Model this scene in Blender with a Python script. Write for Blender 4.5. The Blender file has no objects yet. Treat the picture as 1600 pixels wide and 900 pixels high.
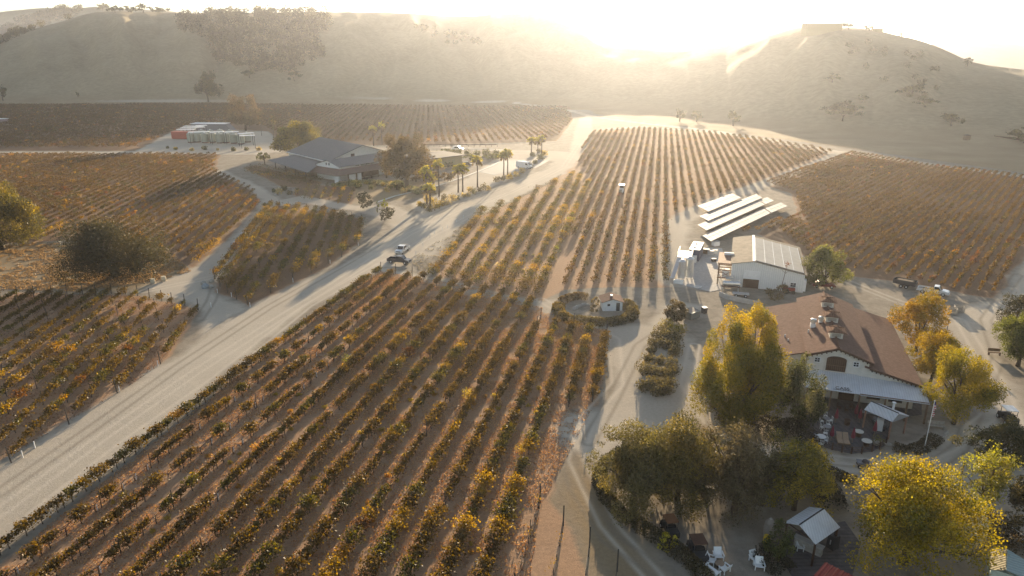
import bpy, bmesh, math, random
import numpy as np
from mathutils import Vector, Matrix, Euler
random.seed(7); rng = np.random.default_rng(11)
scene = bpy.context.scene
C = scene.collection
R = math.radians
# ---------------------------------------------------------------- camera
PITCH = R(18.7); FPX = 1081.0; CAMH = 46.0
cp, sp_ = math.cos(PITCH), math.sin(PITCH)
cam = bpy.data.cameras.new('camera'); cam.lens = 36*FPX/1600; cam.sensor_width = 36
cam.clip_end = 12000; cam.clip_start = .5
cam_o = bpy.data.objects.new('camera', cam); C.objects.link(cam_o)
cam_o.location = (0, 0, CAMH); cam_o.rotation_euler = (R(90)-PITCH, 0, 0); scene.camera = cam_o

def ray(px, py):
    a = (px-800)/FPX; b = (450-py)/FPX
    return a, cp+b*sp_, -sp_+b*cp
def G(px, py, z=0.0):
    dx, dy, dz = ray(px, py); t = (z-CAMH)/dz
    return Vector((dx*t, dy*t, z))
def S(py, z=0.0):                     # pixels (of 1600) per metre there
    y = G(800, py, z).y; return FPX/(y*cp+(CAMH-z)*sp_)
def heading(a, b):                    # rotation so that +X points from a to b
    return math.atan2(b[1]-a[1], b[0]-a[0])

# ---------------------------------------------------------------- bookkeeping
ORD = ['first','second','third','fourth','fifth','sixth','seventh','eighth','ninth','tenth','eleventh','twelfth']
def ordn(k):
    n = k+1
    if n <= 12: return ORD[k]
    suf = 'th' if 10 <= n % 100 <= 20 else {1:'st',2:'nd',3:'rd'}.get(n % 10, 'th')
    return '%d%s' % (n, suf)
def tag(o, label=None, cat=None, group=None, kind=None):
    if label: o['label'] = label
    if cat: o['category'] = cat
    if group: o['group'] = group
    if kind: o['kind'] = kind
    return o
def thing(name, label, cat, loc=(0,0,0), rz=0, group=None):
    o = bpy.data.objects.new(name, None); C.objects.link(o); o.empty_display_size = .3
    o.location = loc; o.rotation_euler = (0, 0, rz)
    return tag(o, label, cat, group)
def copy_tree(o, loc=None, rz=None, label=None, parent=None, scale=None):
    c = o.copy(); C.objects.link(c); c.parent = parent
    if loc is not None: c.location = loc
    if rz is not None: c.rotation_euler = (0, 0, rz)
    if label: c['label'] = label
    if scale: c.scale = (scale,)*3
    for ch in list(o.children): copy_tree(ch, parent=c)
    return c
def link(name, me, mat, parent=None):
    o = bpy.data.objects.new(name, me); C.objects.link(o)
    if mat is not None: me.materials.append(mat)
    o.parent = parent
    return o

# ---------------------------------------------------------------- materials
def nt(m): return m.node_tree.nodes, m.node_tree.links
MATS = {}
def mat(name, col, rough=.7, metal=0, var=.18, scale=3.0, bump=.0, bscale=None, stripes=None, spec=.35):
    """painted / built surface: noise-varied base colour, optional bump and ribs"""
    if name in MATS: return MATS[name]
    m = bpy.data.materials.new(name); m.use_nodes = True; N, Lk = nt(m); N.clear()
    out = N.new('ShaderNodeOutputMaterial'); b = N.new('ShaderNodeBsdfPrincipled'); Lk.new(b.outputs[0], out.inputs[0])
    b.inputs['Roughness'].default_value = rough; b.inputs['Metallic'].default_value = metal
    b.inputs['Specular IOR Level'].default_value = spec
    tc = N.new('ShaderNodeTexCoord'); n1 = N.new('ShaderNodeTexNoise'); n1.inputs['Scale'].default_value = scale
    n1.inputs['Detail'].default_value = 6; n1.inputs['Roughness'].default_value = .65
    Lk.new(tc.outputs['Object'], n1.inputs['Vector'])
    r = N.new('ShaderNodeMapRange'); r.inputs[1].default_value = .3; r.inputs[2].default_value = .7
    r.inputs[3].default_value = 1-var; r.inputs[4].default_value = 1+var*.6
    Lk.new(n1.outputs[0], r.inputs[0])
    mul = N.new('ShaderNodeVectorMath'); mul.operation = 'SCALE'; mul.inputs[0].default_value = col[:3]
    Lk.new(r.outputs[0], mul.inputs['Scale'])
    last = mul.outputs[0]; hgt = None
    if stripes:                       # (axis, period, depth): ribs or courses
        ax, per, dep = stripes
        sx = N.new('ShaderNodeSeparateXYZ'); Lk.new(tc.outputs['Object'], sx.inputs[0])
        mm = N.new('ShaderNodeMath'); mm.operation = 'MULTIPLY'; mm.inputs[1].default_value = 2*math.pi/per
        Lk.new(sx.outputs[ax], mm.inputs[0]); sn = N.new('ShaderNodeMath'); sn.operation = 'SINE'; Lk.new(mm.outputs[0], sn.inputs[0])
        rr = N.new('ShaderNodeMapRange'); rr.inputs[1].default_value = -1; rr.inputs[2].default_value = -.3
        rr.inputs[3].default_value = 1-dep; rr.inputs[4].default_value = 1
        Lk.new(sn.outputs[0], rr.inputs[0])
        m2 = N.new('ShaderNodeVectorMath'); m2.operation = 'SCALE'; Lk.new(last, m2.inputs[0]); Lk.new(rr.outputs[0], m2.inputs['Scale'])
        last = m2.outputs[0]; hgt = sn.outputs[0]
    Lk.new(last, b.inputs['Base Color'])
    if bump or stripes:
        bp = N.new('ShaderNodeBump'); bp.inputs['Strength'].default_value = max(bump, .3 if stripes else 0); bp.inputs['Distance'].default_value = .05
        if hgt is None:
            n2 = N.new('ShaderNodeTexNoise'); n2.inputs['Scale'].default_value = bscale or scale*4; n2.inputs['Detail'].default_value = 5
            Lk.new(tc.outputs['Object'], n2.inputs['Vector']); hgt = n2.outputs[0]
        Lk.new(hgt, bp.inputs['Height']); Lk.new(bp.outputs[0], b.inputs['Normal'])
    MATS[name] = m; return m
def leafmat(name, trans=.44, rough=.6):
    if name in MATS: return MATS[name]
    m = bpy.data.materials.new(name); m.use_nodes = True; N, Lk = nt(m); N.clear()
    out = N.new('ShaderNodeOutputMaterial'); at = N.new('ShaderNodeAttribute'); at.attribute_name = 'col'
    d = N.new('ShaderNodeBsdfDiffuse'); t = N.new('ShaderNodeBsdfTranslucent'); g = N.new('ShaderNodeBsdfGlossy')
    g.inputs['Roughness'].default_value = .5; g.inputs['Color'].default_value = (1, 1, 1, 1)
    hs = N.new('ShaderNodeHueSaturation'); hs.inputs['Saturation'].default_value = 1.2; hs.inputs['Value'].default_value = 1.25
    Lk.new(at.outputs['Color'], hs.inputs['Color'])
    Lk.new(at.outputs['Color'], d.inputs[0]); Lk.new(hs.outputs[0], t.inputs[0])
    mx = N.new('ShaderNodeMixShader'); mx.inputs[0].default_value = trans; Lk.new(d.outputs[0], mx.inputs[1]); Lk.new(t.outputs[0], mx.inputs[2])
    m2 = N.new('ShaderNodeMixShader'); m2.inputs[0].default_value = .03; Lk.new(mx.outputs[0], m2.inputs[1]); Lk.new(g.outputs[0], m2.inputs[2])
    Lk.new(m2.outputs[0], out.inputs[0]); MATS[name] = m; return m
LEAF = leafmat('leaf'); DRYLEAF = leafmat('dry_leaf', .3)
BARK = mat('bark', (.11, .08, .055), .9, var=.3, scale=6, bump=.6)
WOOD = mat('weathered_wood', (.2, .13, .08), .85, var=.3, scale=5)
DARKWOOD = mat('dark_brown_wood', (.07, .035, .02), .7, var=.3, scale=4)
STUCCO = mat('cream_stucco', (.72, .68, .6), .85, var=.12, scale=1.2, bump=.25, bscale=25)
WHITE = mat('white_paint', (.78, .78, .76), .5, var=.08, scale=2)
STEEL = mat('galvanised_steel', (.62, .64, .66), .35, .75, var=.12, scale=3)
STAINLESS = mat('stainless_steel', (.66, .68, .68), .3, .7, var=.15, scale=2)
RUBBER = mat('black_rubber', (.025, .025, .025), .8)
GLASS = mat('dark_glass', (.02, .025, .03), .08, var=.02, spec=.8)
DARK = mat('dark_metal', (.04, .04, .045), .5)
STONE = mat('pale_stone', (.42, .38, .32), .9, var=.3, scale=3, bump=.4)
CONCRETE = mat('concrete', (.45, .43, .4), .9, var=.2, scale=1.5, bump=.15)

# ---------------------------------------------------------------- mesh builders
class MB:
    def __init__(s): s.v = []; s.f = []
    def add(s, vs, fs):
        n = len(s.v); s.v += [tuple(v) for v in vs]; s.f += [tuple(i+n for i in f) for f in fs]; return s
    def box(s, c, d, rz=0, taper=(1, 1), rx=0, ry=0):
        x, y, z = d[0]/2, d[1]/2, d[2]/2; M = Euler((rx, ry, rz)).to_matrix(); c = Vector(c); vs = []
        for sz in (-1, 1):
            t = (1, 1) if sz < 0 else taper
            for sx, sy in ((-1,-1),(1,-1),(1,1),(-1,1)):
                vs.append(c+M@Vector((sx*x*t[0], sy*y*t[1], sz*z)))
        return s.add(vs, [(3,2,1,0),(4,5,6,7),(0,1,5,4),(1,2,6,5),(2,3,7,6),(3,0,4,7)])
    def tube(s, p0, p1, r0, r1=None, n=8, caps=True):
        p0, p1 = Vector(p0), Vector(p1); r1 = r0 if r1 is None else r1; d = (p1-p0)
        if d.length < 1e-6: return s
        d.normalize(); u = d.orthogonal().normalized(); w = d.cross(u); vs = []
        for p, r in ((p0, r0), (p1, r1)):
            for i in range(n):
                a = 2*math.pi*i/n; vs.append(p+u*(r*math.cos(a))+w*(r*math.sin(a)))
        fs = [(i, (i+1) % n, n+(i+1) % n, n+i) for i in range(n)]
        if caps: fs += [tuple(range(n-1, -1, -1)), tuple(range(n, 2*n))]
        return s.add(vs, fs)
    def path(s, pts, radii, n=6):
        for i in range(len(pts)-1): s.tube(pts[i], pts[i+1], radii[i], radii[i+1], n, caps=(i in (0, len(pts)-2)))
        return s
    def lathe(s, c, prof, n=14):      # prof: (r, z)
        vs = []; c = Vector(c)
        for r, z in prof:
            for i in range(n):
                a = 2*math.pi*i/n; vs.append(c+Vector((r*math.cos(a), r*math.sin(a), z)))
        fs = []
        for k in range(len(prof)-1):
            for i in range(n): fs.append((k*n+i, k*n+(i+1) % n, (k+1)*n+(i+1) % n, (k+1)*n+i))
        fs += [tuple(range(n-1, -1, -1)), tuple(range((len(prof)-1)*n, len(prof)*n))]
        return s.add(vs, fs)
    def prism_y(s, prof, y0, y1):     # profile in x,z extruded along y
        n = len(prof); vs = [(x, y0, z) for x, z in prof]+[(x, y1, z) for x, z in prof]
        return s.add(vs, [tuple(range(n)), tuple(range(2*n-1, n-1, -1))]+[(i, n+i, n+(i+1) % n, (i+1) % n) for i in range(n)])
    def prism_z(s, poly, z0, z1):
        n = len(poly); vs = [(x, y, z0) for x, y in poly]+[(x, y, z1) for x, y in poly]
        return s.add(vs, [tuple(range(n-1, -1, -1)), tuple(range(n, 2*n))]+[(i, (i+1) % n, n+(i+1) % n, n+i) for i in range(n)])
    def slab(s, q, t):                # four corners (Vectors), thickened downwards
        q = [Vector(a) for a in q]; nrm = (q[1]-q[0]).cross(q[2]-q[0]).normalized()
        if nrm.z < 0: q = q[::-1]; nrm = -nrm
        lo = [a-nrm*t for a in q]; n = len(q)
        return s.add(q+lo, [tuple(range(n)), tuple(range(2*n-1, n-1, -1))]+[(i, n+i, n+(i+1) % n, (i+1) % n) for i in range(n)])
    def build(s, name, m, parent=None, smooth=False, bevel=0):
        me = bpy.data.meshes.new(name); me.from_pydata(s.v, [], s.f); me.update()
        bm = bmesh.new(); bm.from_mesh(me)
        bmesh.ops.recalc_face_normals(bm, faces=bm.faces)
        if bevel: bmesh.ops.bevel(bm, geom=[e for e in bm.edges if e.calc_face_angle(0) > .5], offset=bevel, segments=2, affect='EDGES', clamp_overlap=True)
        bm.to_mesh(me); bm.free()
        if smooth: me.polygons.foreach_set('use_smooth', [True]*len(me.polygons))
        return link(name, me, m, parent)

def leafmesh(name, cen, size, col, m, parent=None, up=.0, asp=.7):
    """cen Nx3, size N, col Nx3 : a rhombus per leaf (or spray of leaves), randomly turned"""
    n = len(cen)
    if n == 0: cen = np.zeros((1, 3)); size = np.array([.01]); col = np.ones((1, 3))*.1; n = 1
    a = rng.normal(size=(n, 3)); a /= np.linalg.norm(a, axis=1)[:, None]
    b = rng.normal(size=(n, 3)); b[:, 2] *= (1-up); a[:, 2] *= (1-up*.5)
    b -= (a*b).sum(1)[:, None]*a/np.maximum((a*a).sum(1), 1e-6)[:, None]; b /= np.linalg.norm(b, axis=1)[:, None]+1e-9
    s = np.asarray(size)[:, None]*.5
    v = np.stack([cen-a*s, cen-b*s*asp, cen+a*s, cen+b*s*asp], 1).reshape(-1, 3)
    me = bpy.data.meshes.new(name); me.vertices.add(4*n); me.loops.add(4*n); me.polygons.add(n)
    me.vertices.foreach_set('co', v.astype(np.float32).ravel())
    me.loops.foreach_set('vertex_index', np.arange(4*n, dtype=np.int32))
    me.polygons.foreach_set('loop_start', np.arange(0, 4*n, 4, dtype=np.int32))
    me.update(calc_edges=True)
    at = me.attributes.new('col', 'FLOAT_COLOR', 'POINT')
    c4 = np.ones((4*n, 4), np.float32); c4[:, :3] = np.repeat(np.clip(col, .002, .9), 4, 0)
    at.data.foreach_set('color', c4.ravel())
    return link(name, me, m, parent)

def vnoise(x, y, seed=0):             # smooth value noise, numpy
    def h(i, j): 
        t = np.sin(i*127.1+j*311.7+seed*74.7)*43758.5453; return t-np.floor(t)
    xi, yi = np.floor(x), np.floor(y); fx, fy = x-xi, y-yi; fx = fx*fx*(3-2*fx); fy = fy*fy*(3-2*fy)
    return (h(xi, yi)*(1-fx)+h(xi+1, yi)*fx)*(1-fy)+(h(xi, yi+1)*(1-fx)+h(xi+1, yi+1)*fx)*fy
def fbm(x, y, o=4, seed=0):
    s = 0; a = .5; 
    for k in range(o): s = s+a*vnoise(x*2**k, y*2**k, seed+k*13); a *= .5
    return s/(1-.5**o)

# ---------------------------------------------------------------- terrain height
TPX  = [-500,-300,   0, 150, 300, 450, 600, 700, 850, 950,1050,1150,1250,1350,1450,1520,1600,1800,2100]
TYB  = [ 730, 730, 722, 718, 716, 716, 715, 712, 690, 640, 570, 505, 455, 420, 395, 382, 368, 350, 340]
TYC  = [1150,1150,1150,1130,1150,1150,1200,1250,1200,1080, 980, 880, 800, 770, 740, 700, 650, 600, 600]
TSK  = [  95,  90,  60,  19,  20,  19,  18,  25,  21,  68,  77,  68,  41,  43,  66,  99, 110, 112, 112]
def u_of(px, py): d = ray(px, py); return d[0]/d[1]
TU = np.array([u_of(a, b) for a, b in zip(TPX, TSK)])
TH = np.array([CAMH+yc*ray(a, b)[2]/ray(a, b)[1] for a, b, yc in zip(TPX, TSK, TYC)])
XBP = list(zip([-500, 0, 60, 150, 300, 620, 700, 800, 1400, 1440, 1500, 1560, 1620, 2100], [35, 22, 16, 12, 22, 34, 40, 60, 82, 70, 64, 66, 72, 85]))
BU = np.array([u_of(a, b) for a, b in XBP]); BH = np.array([CAMH+2600*ray(a, b)[2]/ray(a, b)[1] for a, b in XBP])
def smooth_interp(u, U, V):
    return (np.interp(u-.02, U, V)+2*np.interp(u, U, V)+np.interp(u+.02, U, V)+np.interp(u-.01, U, V)+np.interp(u+.01, U, V))/6
def hz(x, y):
    x = np.asarray(x, float); y = np.asarray(y, float); ys = np.maximum(y, 1.0); u = x/ys
    yb = smooth_interp(u, TU, TYB); yc = smooth_interp(u, TU, TYC); H = smooth_interp(u, TU, TH)
    t = (y-yb)/(yc-yb); tc = np.clip(t, 0, 1)
    prof = tc**1.35*(1.9-.9*tc**1.2)
    prof = np.clip(prof, 0, 1.0)
    beyond = np.clip((t-1)/1.5, 0, 1)
    z = H*(prof-(beyond*beyond*(3-2*beyond))*.97)
    bell = np.clip(4*tc*(1-tc), 0, 1)**1.7*(t < 1)
    w = u*9+1.3*fbm(x/260, y/260, 3, 5)
    gl = 1-2*np.abs(w-np.floor(w)-.5)             # ridged: spurs and gullies running downhill
    w2 = u*23+1.7*fbm(x/120, y/120, 3, 9)+t*.8; gl2 = 1-2*np.abs(w2-np.floor(w2)-.5)
    z = z+bell*(20*(gl-.5)+8*(gl2-.5))*np.clip((H-25)/85, .12, 1)**1.3
    z = z+np.clip(tc*1.6, 0, 1)**1.8*(5*(fbm(x/70, y/70, 4, 3)-.5))*(1-beyond)*(tc < 1)
    # far ranges behind
    Hb = smooth_interp(u, BU, BH); s = np.clip((y-1900)/700, 0, 1); s = s*s*(3-2*s)*(1-np.clip((y-2600)/900, 0, 1)*.8)
    z = np.maximum(z, Hb*s*(.93+.14*fbm(x/300, y/300, 4, 21)))
    z = np.where(t <= 0, 0, z)
    return np.maximum(z, 0)
def H1(x, y): return float(hz(np.array([x]), np.array([y]))[0])
def onhill(px, py, tmax=3200):
    dx, dy, dz = ray(px, py); ts = np.arange(250, tmax, 3.0)/dy
    X, Y, Z = dx*ts, dy*ts, CAMH+dz*ts; h = hz(X, Y); k = np.argmax(Z <= h)
    if not (Z <= h).any(): return None
    return Vector((X[k], Y[k], h[k]))
# ---------------------------------------------------------------- ground sheet: colours by what the ground is made of
def wpoly(pts): return np.array([[G(a, b).x, G(a, b).y] for a, b in pts])
def inside(X, Y, P):
    r = np.zeros(X.shape, bool); n = len(P); j = n-1
    for i in range(n):
        xi, yi = P[i]; xj, yj = P[j]
        c = ((yi > Y) != (yj > Y)) & (X < (xj-xi)*(Y-yi)/(yj-yi+1e-12)+xi); r ^= c; j = i
    return r
def dist(X, Y, P, closed=True):
    d = np.full(X.shape, 1e9); n = len(P)
    for i in range(n if closed else n-1):
        a = P[i]; b = P[(i+1) % n]; ab = b-a; L = (ab**2).sum()+1e-9
        t = np.clip(((X-a[0])*ab[0]+(Y-a[1])*ab[1])/L, 0, 1)
        d = np.minimum(d, np.hypot(X-a[0]-t*ab[0], Y-a[1]-t*ab[1]))
    return d
def soft(X, Y, P, f):                 # 1 inside, fading over f metres
    pad = f*2; m = (X > P[:, 0].min()-pad) & (X < P[:, 0].max()+pad) & (Y > P[:, 1].min()-pad) & (Y < P[:, 1].max()+pad)
    out = np.zeros(X.shape)
    if m.any():
        x, y = X[m], Y[m]; d = dist(x, y, P); s = np.where(inside(x, y, P), d, -d); out[m] = np.clip(.5+s/(2*f), 0, 1)
    return out
def band(X, Y, P, w, f):
    pad = w+f*2; m = (X > P[:, 0].min()-pad) & (X < P[:, 0].max()+pad) & (Y > P[:, 1].min()-pad) & (Y < P[:, 1].max()+pad)
    out = np.zeros(X.shape)
    if m.any(): out[m] = np.clip(.5+(w/2-dist(X[m], Y[m], P, False))/(2*f), 0, 1)
    return out
ROADS = [  # pale gravel areas (polygons) in plan
 [(-70,770),(38,705),(127,648),(193,611),(255,569),(330,515),(388,482),(420,462),(500,428),(565,398),(620,360),(655,335),(720,312),(760,298),(800,284),(850,265),(868,250),(890,238),(898,205),(905,185),(925,180),(925,215),(905,250),(880,272),(850,288),(790,316),(735,342),(700,372),(680,400),(640,412),(590,420),(484,480),(408,537),(326,606),(182,715),(-20,868),(-90,925)],
 [(300,548),(330,515),(388,482),(352,470),(330,452),(345,425),(375,398),(410,350),(428,322),(470,318),(560,330),(600,345),(620,362),(650,338),(612,320),(560,322),(470,305),(440,312),(420,300),(395,285),(345,265),(333,270),(385,292),(406,312),(404,330),(345,385),(310,415),(225,450),(310,478),(318,500)],
 [(640,318),(700,298),(745,268),(790,238),(850,238),(890,238),(880,252),(840,250),(815,268),(775,290),(755,300),(690,322),(655,338)],
 [(213,236),(270,205),(300,200),(420,206),(445,230),(440,238),(300,238)],
 [(845,472),(870,495),(900,508),(948,512),(960,600),(935,640),(880,650),(870,690),(935,720),(1000,690),(1090,660),(1140,680),(1120,600),(1085,560),(1072,510),(1100,478),(1055,470),(1010,505),(940,508),(880,490),(870,470)],
 [(1180,690),(1260,690),(1330,716),(1400,706),(1450,690),(1470,665),(1540,655),(1600,640),(1660,700),(1600,760),(1540,790),(1480,775),(1430,745),(1330,745),(1260,735),(1180,710)],
 [(1560,470),(1585,430),(1640,360),(1700,380),(1640,480),(1600,520),(1560,560),(1600,620),(1600,680),(1540,660),(1520,600),(1480,510),(1500,480)],
 [(1060,448),(1064,400),(1085,385),(1125,390),(1135,420),(1125,455),(1090,452)],
]
LANES = [([(-80,160),(0,160),(300,159),(600,158),(800,161),(870,168),(930,183),(1000,192),(1100,203),(1200,218),(1300,236),(1450,256),(1600,276),(1700,290)], 7),
 ([(-20,238),(200,238),(410,240)], 7), ([(1320,238),(1260,262),(1190,288),(1110,318),(1060,345),(1052,380),(1052,440)], 7), ([(905,225),(930,203),(1000,198),(1100,205),(1200,220),(1310,242)], 5),
 ([(700,230),(800,236),(880,238)], 8), ([(0,195),(60,193)], 6), ([(598,424),(690,440),(760,460),(845,475),(860,490)], 4)]
SOILS = [  # cultivated vineyard blocks
 [(-90,960),(0,880),(341,612),(496,484),(595,424),(735,448),(845,480),(950,517),(928,635),(893,640),(850,780),(905,850),(930,900),(960,960)],
 [(-90,480),(25,458),(215,461),(312,483),(255,566),(193,609),(127,646),(38,700),(-90,770)],
 [(338,455),(345,420),(410,330),(430,318),(566,342),(558,384),(513,414),(423,462),(387,480)],
 [(-90,240),(345,241),(336,268),(398,300),(405,320),(345,383),(300,420),(270,395),(100,375),(-90,385)],
 [(-90,163),(330,161),(420,163),(890,166),(895,190),(870,220),(640,228),(440,225),(420,205),(300,198),(210,236),(-90,236)],
 [(668,445),(740,343),(870,282),(905,240),(925,205),(1000,201),(1100,206),(1200,219),(1305,237),(1190,285),(1110,316),(1050,345),(1048,448),(880,452),(840,480)],
 [(1190,285),(1325,237),(1450,258),(1600,275),(1700,288),(1600,400),(1553,466),(1400,440),(1300,428),(1260,400),(1180,366),(1245,332),(1240,305)],
 [(455,318),(465,288),(560,292),(546,326)],[(380,262),(400,258),(505,285),(495,292),(440,292)],
 [(1600,120),(1540,112),(1640,105)],
]
DRYS = [  # dry straw coloured grass
 [(-90,390),(60,378),(270,395),(300,425),(240,440),(225,452),(120,458),(0,452),(-90,470)],
 [(-90,150),(900,155),(930,178),(1300,228),(1700,284),(1700,150),(1000,110),(-90,110)],
 [(480,300),(560,285),(650,280),(700,300),(640,312),(560,318)],
 [(1040,640),(1300,700),(1330,760),(1300,800),(1180,760)],
 [(850,780),(893,700),(935,740),(960,800),(1000,850),(1040,900),(1060,960),(960,960),(905,850)],
]
TRACKS = [  # wheel marks (polyline, offset pairs)
 ([(0,800),(150,690),(300,585),(440,495),(560,420),(640,365),(720,330),(800,300),(880,262),(905,225)], 1.1, .0),
 ([(0,770),(150,665),(280,572),(420,480),(540,412),(620,365),(700,325),(790,292),(870,255)], 1.1, 1.0),
 ([(60,800),(200,690),(341,590),(480,478),(590,415),(680,365),(740,335)], 1.1, .0),
 ([(225,455),(300,440),(345,430),(410,345),(428,322)], .9, .0), ([(310,500),(330,470),(345,425),(395,345)], .9, 1.),
 ([(845,468),(900,500),(960,530),(965,600),(920,650),(900,720),(950,820),(1020,900)], .9, 0.),
 ([(1060,500),(1000,540),(960,620),(920,690)], .9, 1.), ([(1085,540),(1072,600),(1110,660),(1180,700),(1260,712),(1400,730),(1480,700),(1560,640)], .9, .0),
 ([(1200,720),(1330,735),(1440,740),(1500,700),(1560,560),(1540,500),(1590,430)], .9, 1.), ([(1300,430),(1400,470),(1500,500),(1560,600),(1600,690)], .9, 0.),
 ([(1290,450),(1380,480),(1460,520),(1540,600)], .9, 1.), ([(880,690),(900,760),(950,840),(1040,900)], .9, 1.)]

def make_ground():
    ys = [30.0]
    while ys[-1] < 3900:
        y = ys[-1]; ys.append(y+min(max(.3, y*y/49700*1.25), 22 if y < 2000 else 60))
    ys = np.array(ys); us = np.linspace(-1.15, 1.15, 1000)
    U, Yg = np.meshgrid(us, ys); X = U*Yg; Y = Yg; Z = hz(X, Y)
    near = Y < 620
    Xf, Yf = X[near], Y[near]
    wx = Xf+(fbm(Xf/6, Yf/6, 3, 1)-.5)*2.4; wy = Yf+(fbm(Xf/6, Yf/6, 3, 2)-.5)*2.4
    rd = np.zeros(Xf.shape); so = rd.copy(); dr = rd.copy(); tr = rd.copy(); tr2 = rd.copy()
    for p in ROADS: rd = np.maximum(rd, soft(wx, wy, wpoly(p), 1.6))
    for p, w in LANES: rd = np.maximum(rd, band(wx, wy, wpoly(p), w, 1.5)*.9)
    for p in SOILS: so = np.maximum(so, soft(wx, wy, wpoly(p), .9))
    dk_ = np.zeros(Xf.shape)
    for p in SOILS[2:5]+SOILS[6:9]: dk_ = np.maximum(dk_, soft(wx, wy, wpoly(p), .9))
    for p in DRYS: dr = np.maximum(dr, soft(wx, wy, wpoly(p), 4))
    for p, w, k in TRACKS:
        P = wpoly(p); d = dist(Xf, Yf, P, False)
        b = np.clip(1-np.abs(d-.85)/.45, 0, 1)*np.clip(.4+1.2*fbm(Xf/9, Yf/9, 2, 31), 0, 1)
        if k: tr2 = np.maximum(tr2, b)
        else: tr = np.maximum(tr, b)
    A = np.zeros(X.shape+(4,), np.float32); B = A.copy(); A[..., 3] = 1; B[..., 3] = 1
    A[near, 0] = rd; A[near, 1] = so; A[near, 2] = dr; A[near, 3] = 1-dk_; B[near, 0] = tr; B[near, 1] = tr2
    far = ~near; A[far, 2] = 1
    lane_far = band(X[far], Y[far], wpoly(LANES[0][0]), 7, 2)*.9
    a0 = A[far]; a0[:, 0] = np.maximum(a0[:, 0], lane_far)
    fieldfar = np.maximum(soft(X[far], Y[far], wpoly(SOILS[4]), 2), 0); a0[:, 1] = np.maximum(a0[:, 1], fieldfar); a0[:, 3] = 1-fieldfar; A[far] = a0
    B[..., 2] = np.clip(Z/6, 0, 1)
    n, m = X.shape; idx = np.arange(n*m).reshape(n, m)
    q = np.stack([idx[:-1, :-1], idx[:-1, 1:], idx[1:, 1:], idx[1:, :-1]], -1).reshape(-1, 4)
    cen = lambda F: F.reshape(-1)[q].mean(1)
    zc, rc, sc = cen(Z), cen(A[..., 0]), cen(A[..., 1])
    yc_ = cen(Y)
    hill = zc > .8; road = (~hill) & (rc > .5); soil = (~hill) & (~road) & (sc > .5)
    V = np.stack([X, Y, Z], -1).reshape(-1, 3)
    def sub(name, mask):
        f = q[mask]; used, inv = np.unique(f, return_inverse=True); f = inv.reshape(-1, 4); k = len(f)
        me = bpy.data.meshes.new(name); me.vertices.add(len(used)); me.loops.add(4*k); me.polygons.add(k)
        me.vertices.foreach_set('co', V[used].astype(np.float32).ravel())
        me.loops.foreach_set('vertex_index', f.astype(np.int32).ravel())
        me.polygons.foreach_set('loop_start', np.arange(0, 4*k, 4, dtype=np.int32))
        me.polygons.foreach_set('use_smooth', np.ones(k, bool)); me.update(calc_edges=True)
        for nm, D in (('ma', A), ('mb', B)):
            at = me.attributes.new(nm, 'FLOAT_COLOR', 'POINT'); at.data.foreach_set('color', D.reshape(-1, 4)[used].ravel())
        return tag(link(name, me, GROUND), kind='structure')
    sub('ground', ~(hill | road | soil)); sub('gravel_road', road); sub('vineyard_soil', soil); sub('hills', hill)
    pl = MB(); pl.add([(-9000, -3000, -1.0), (9000, -3000, -1.0), (9000, 11000, -1.0), (-9000, 11000, -1.0)], [(0, 1, 2, 3)])
    me = bpy.data.meshes.new('plain'); me.from_pydata(pl.v, [], pl.f); at = me.attributes.new('ma', 'FLOAT_COLOR', 'POINT')
    at.data.foreach_set('color', [0, 0, 1, 1]*4); tag(link('plain', me, GROUND), kind='structure')

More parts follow.
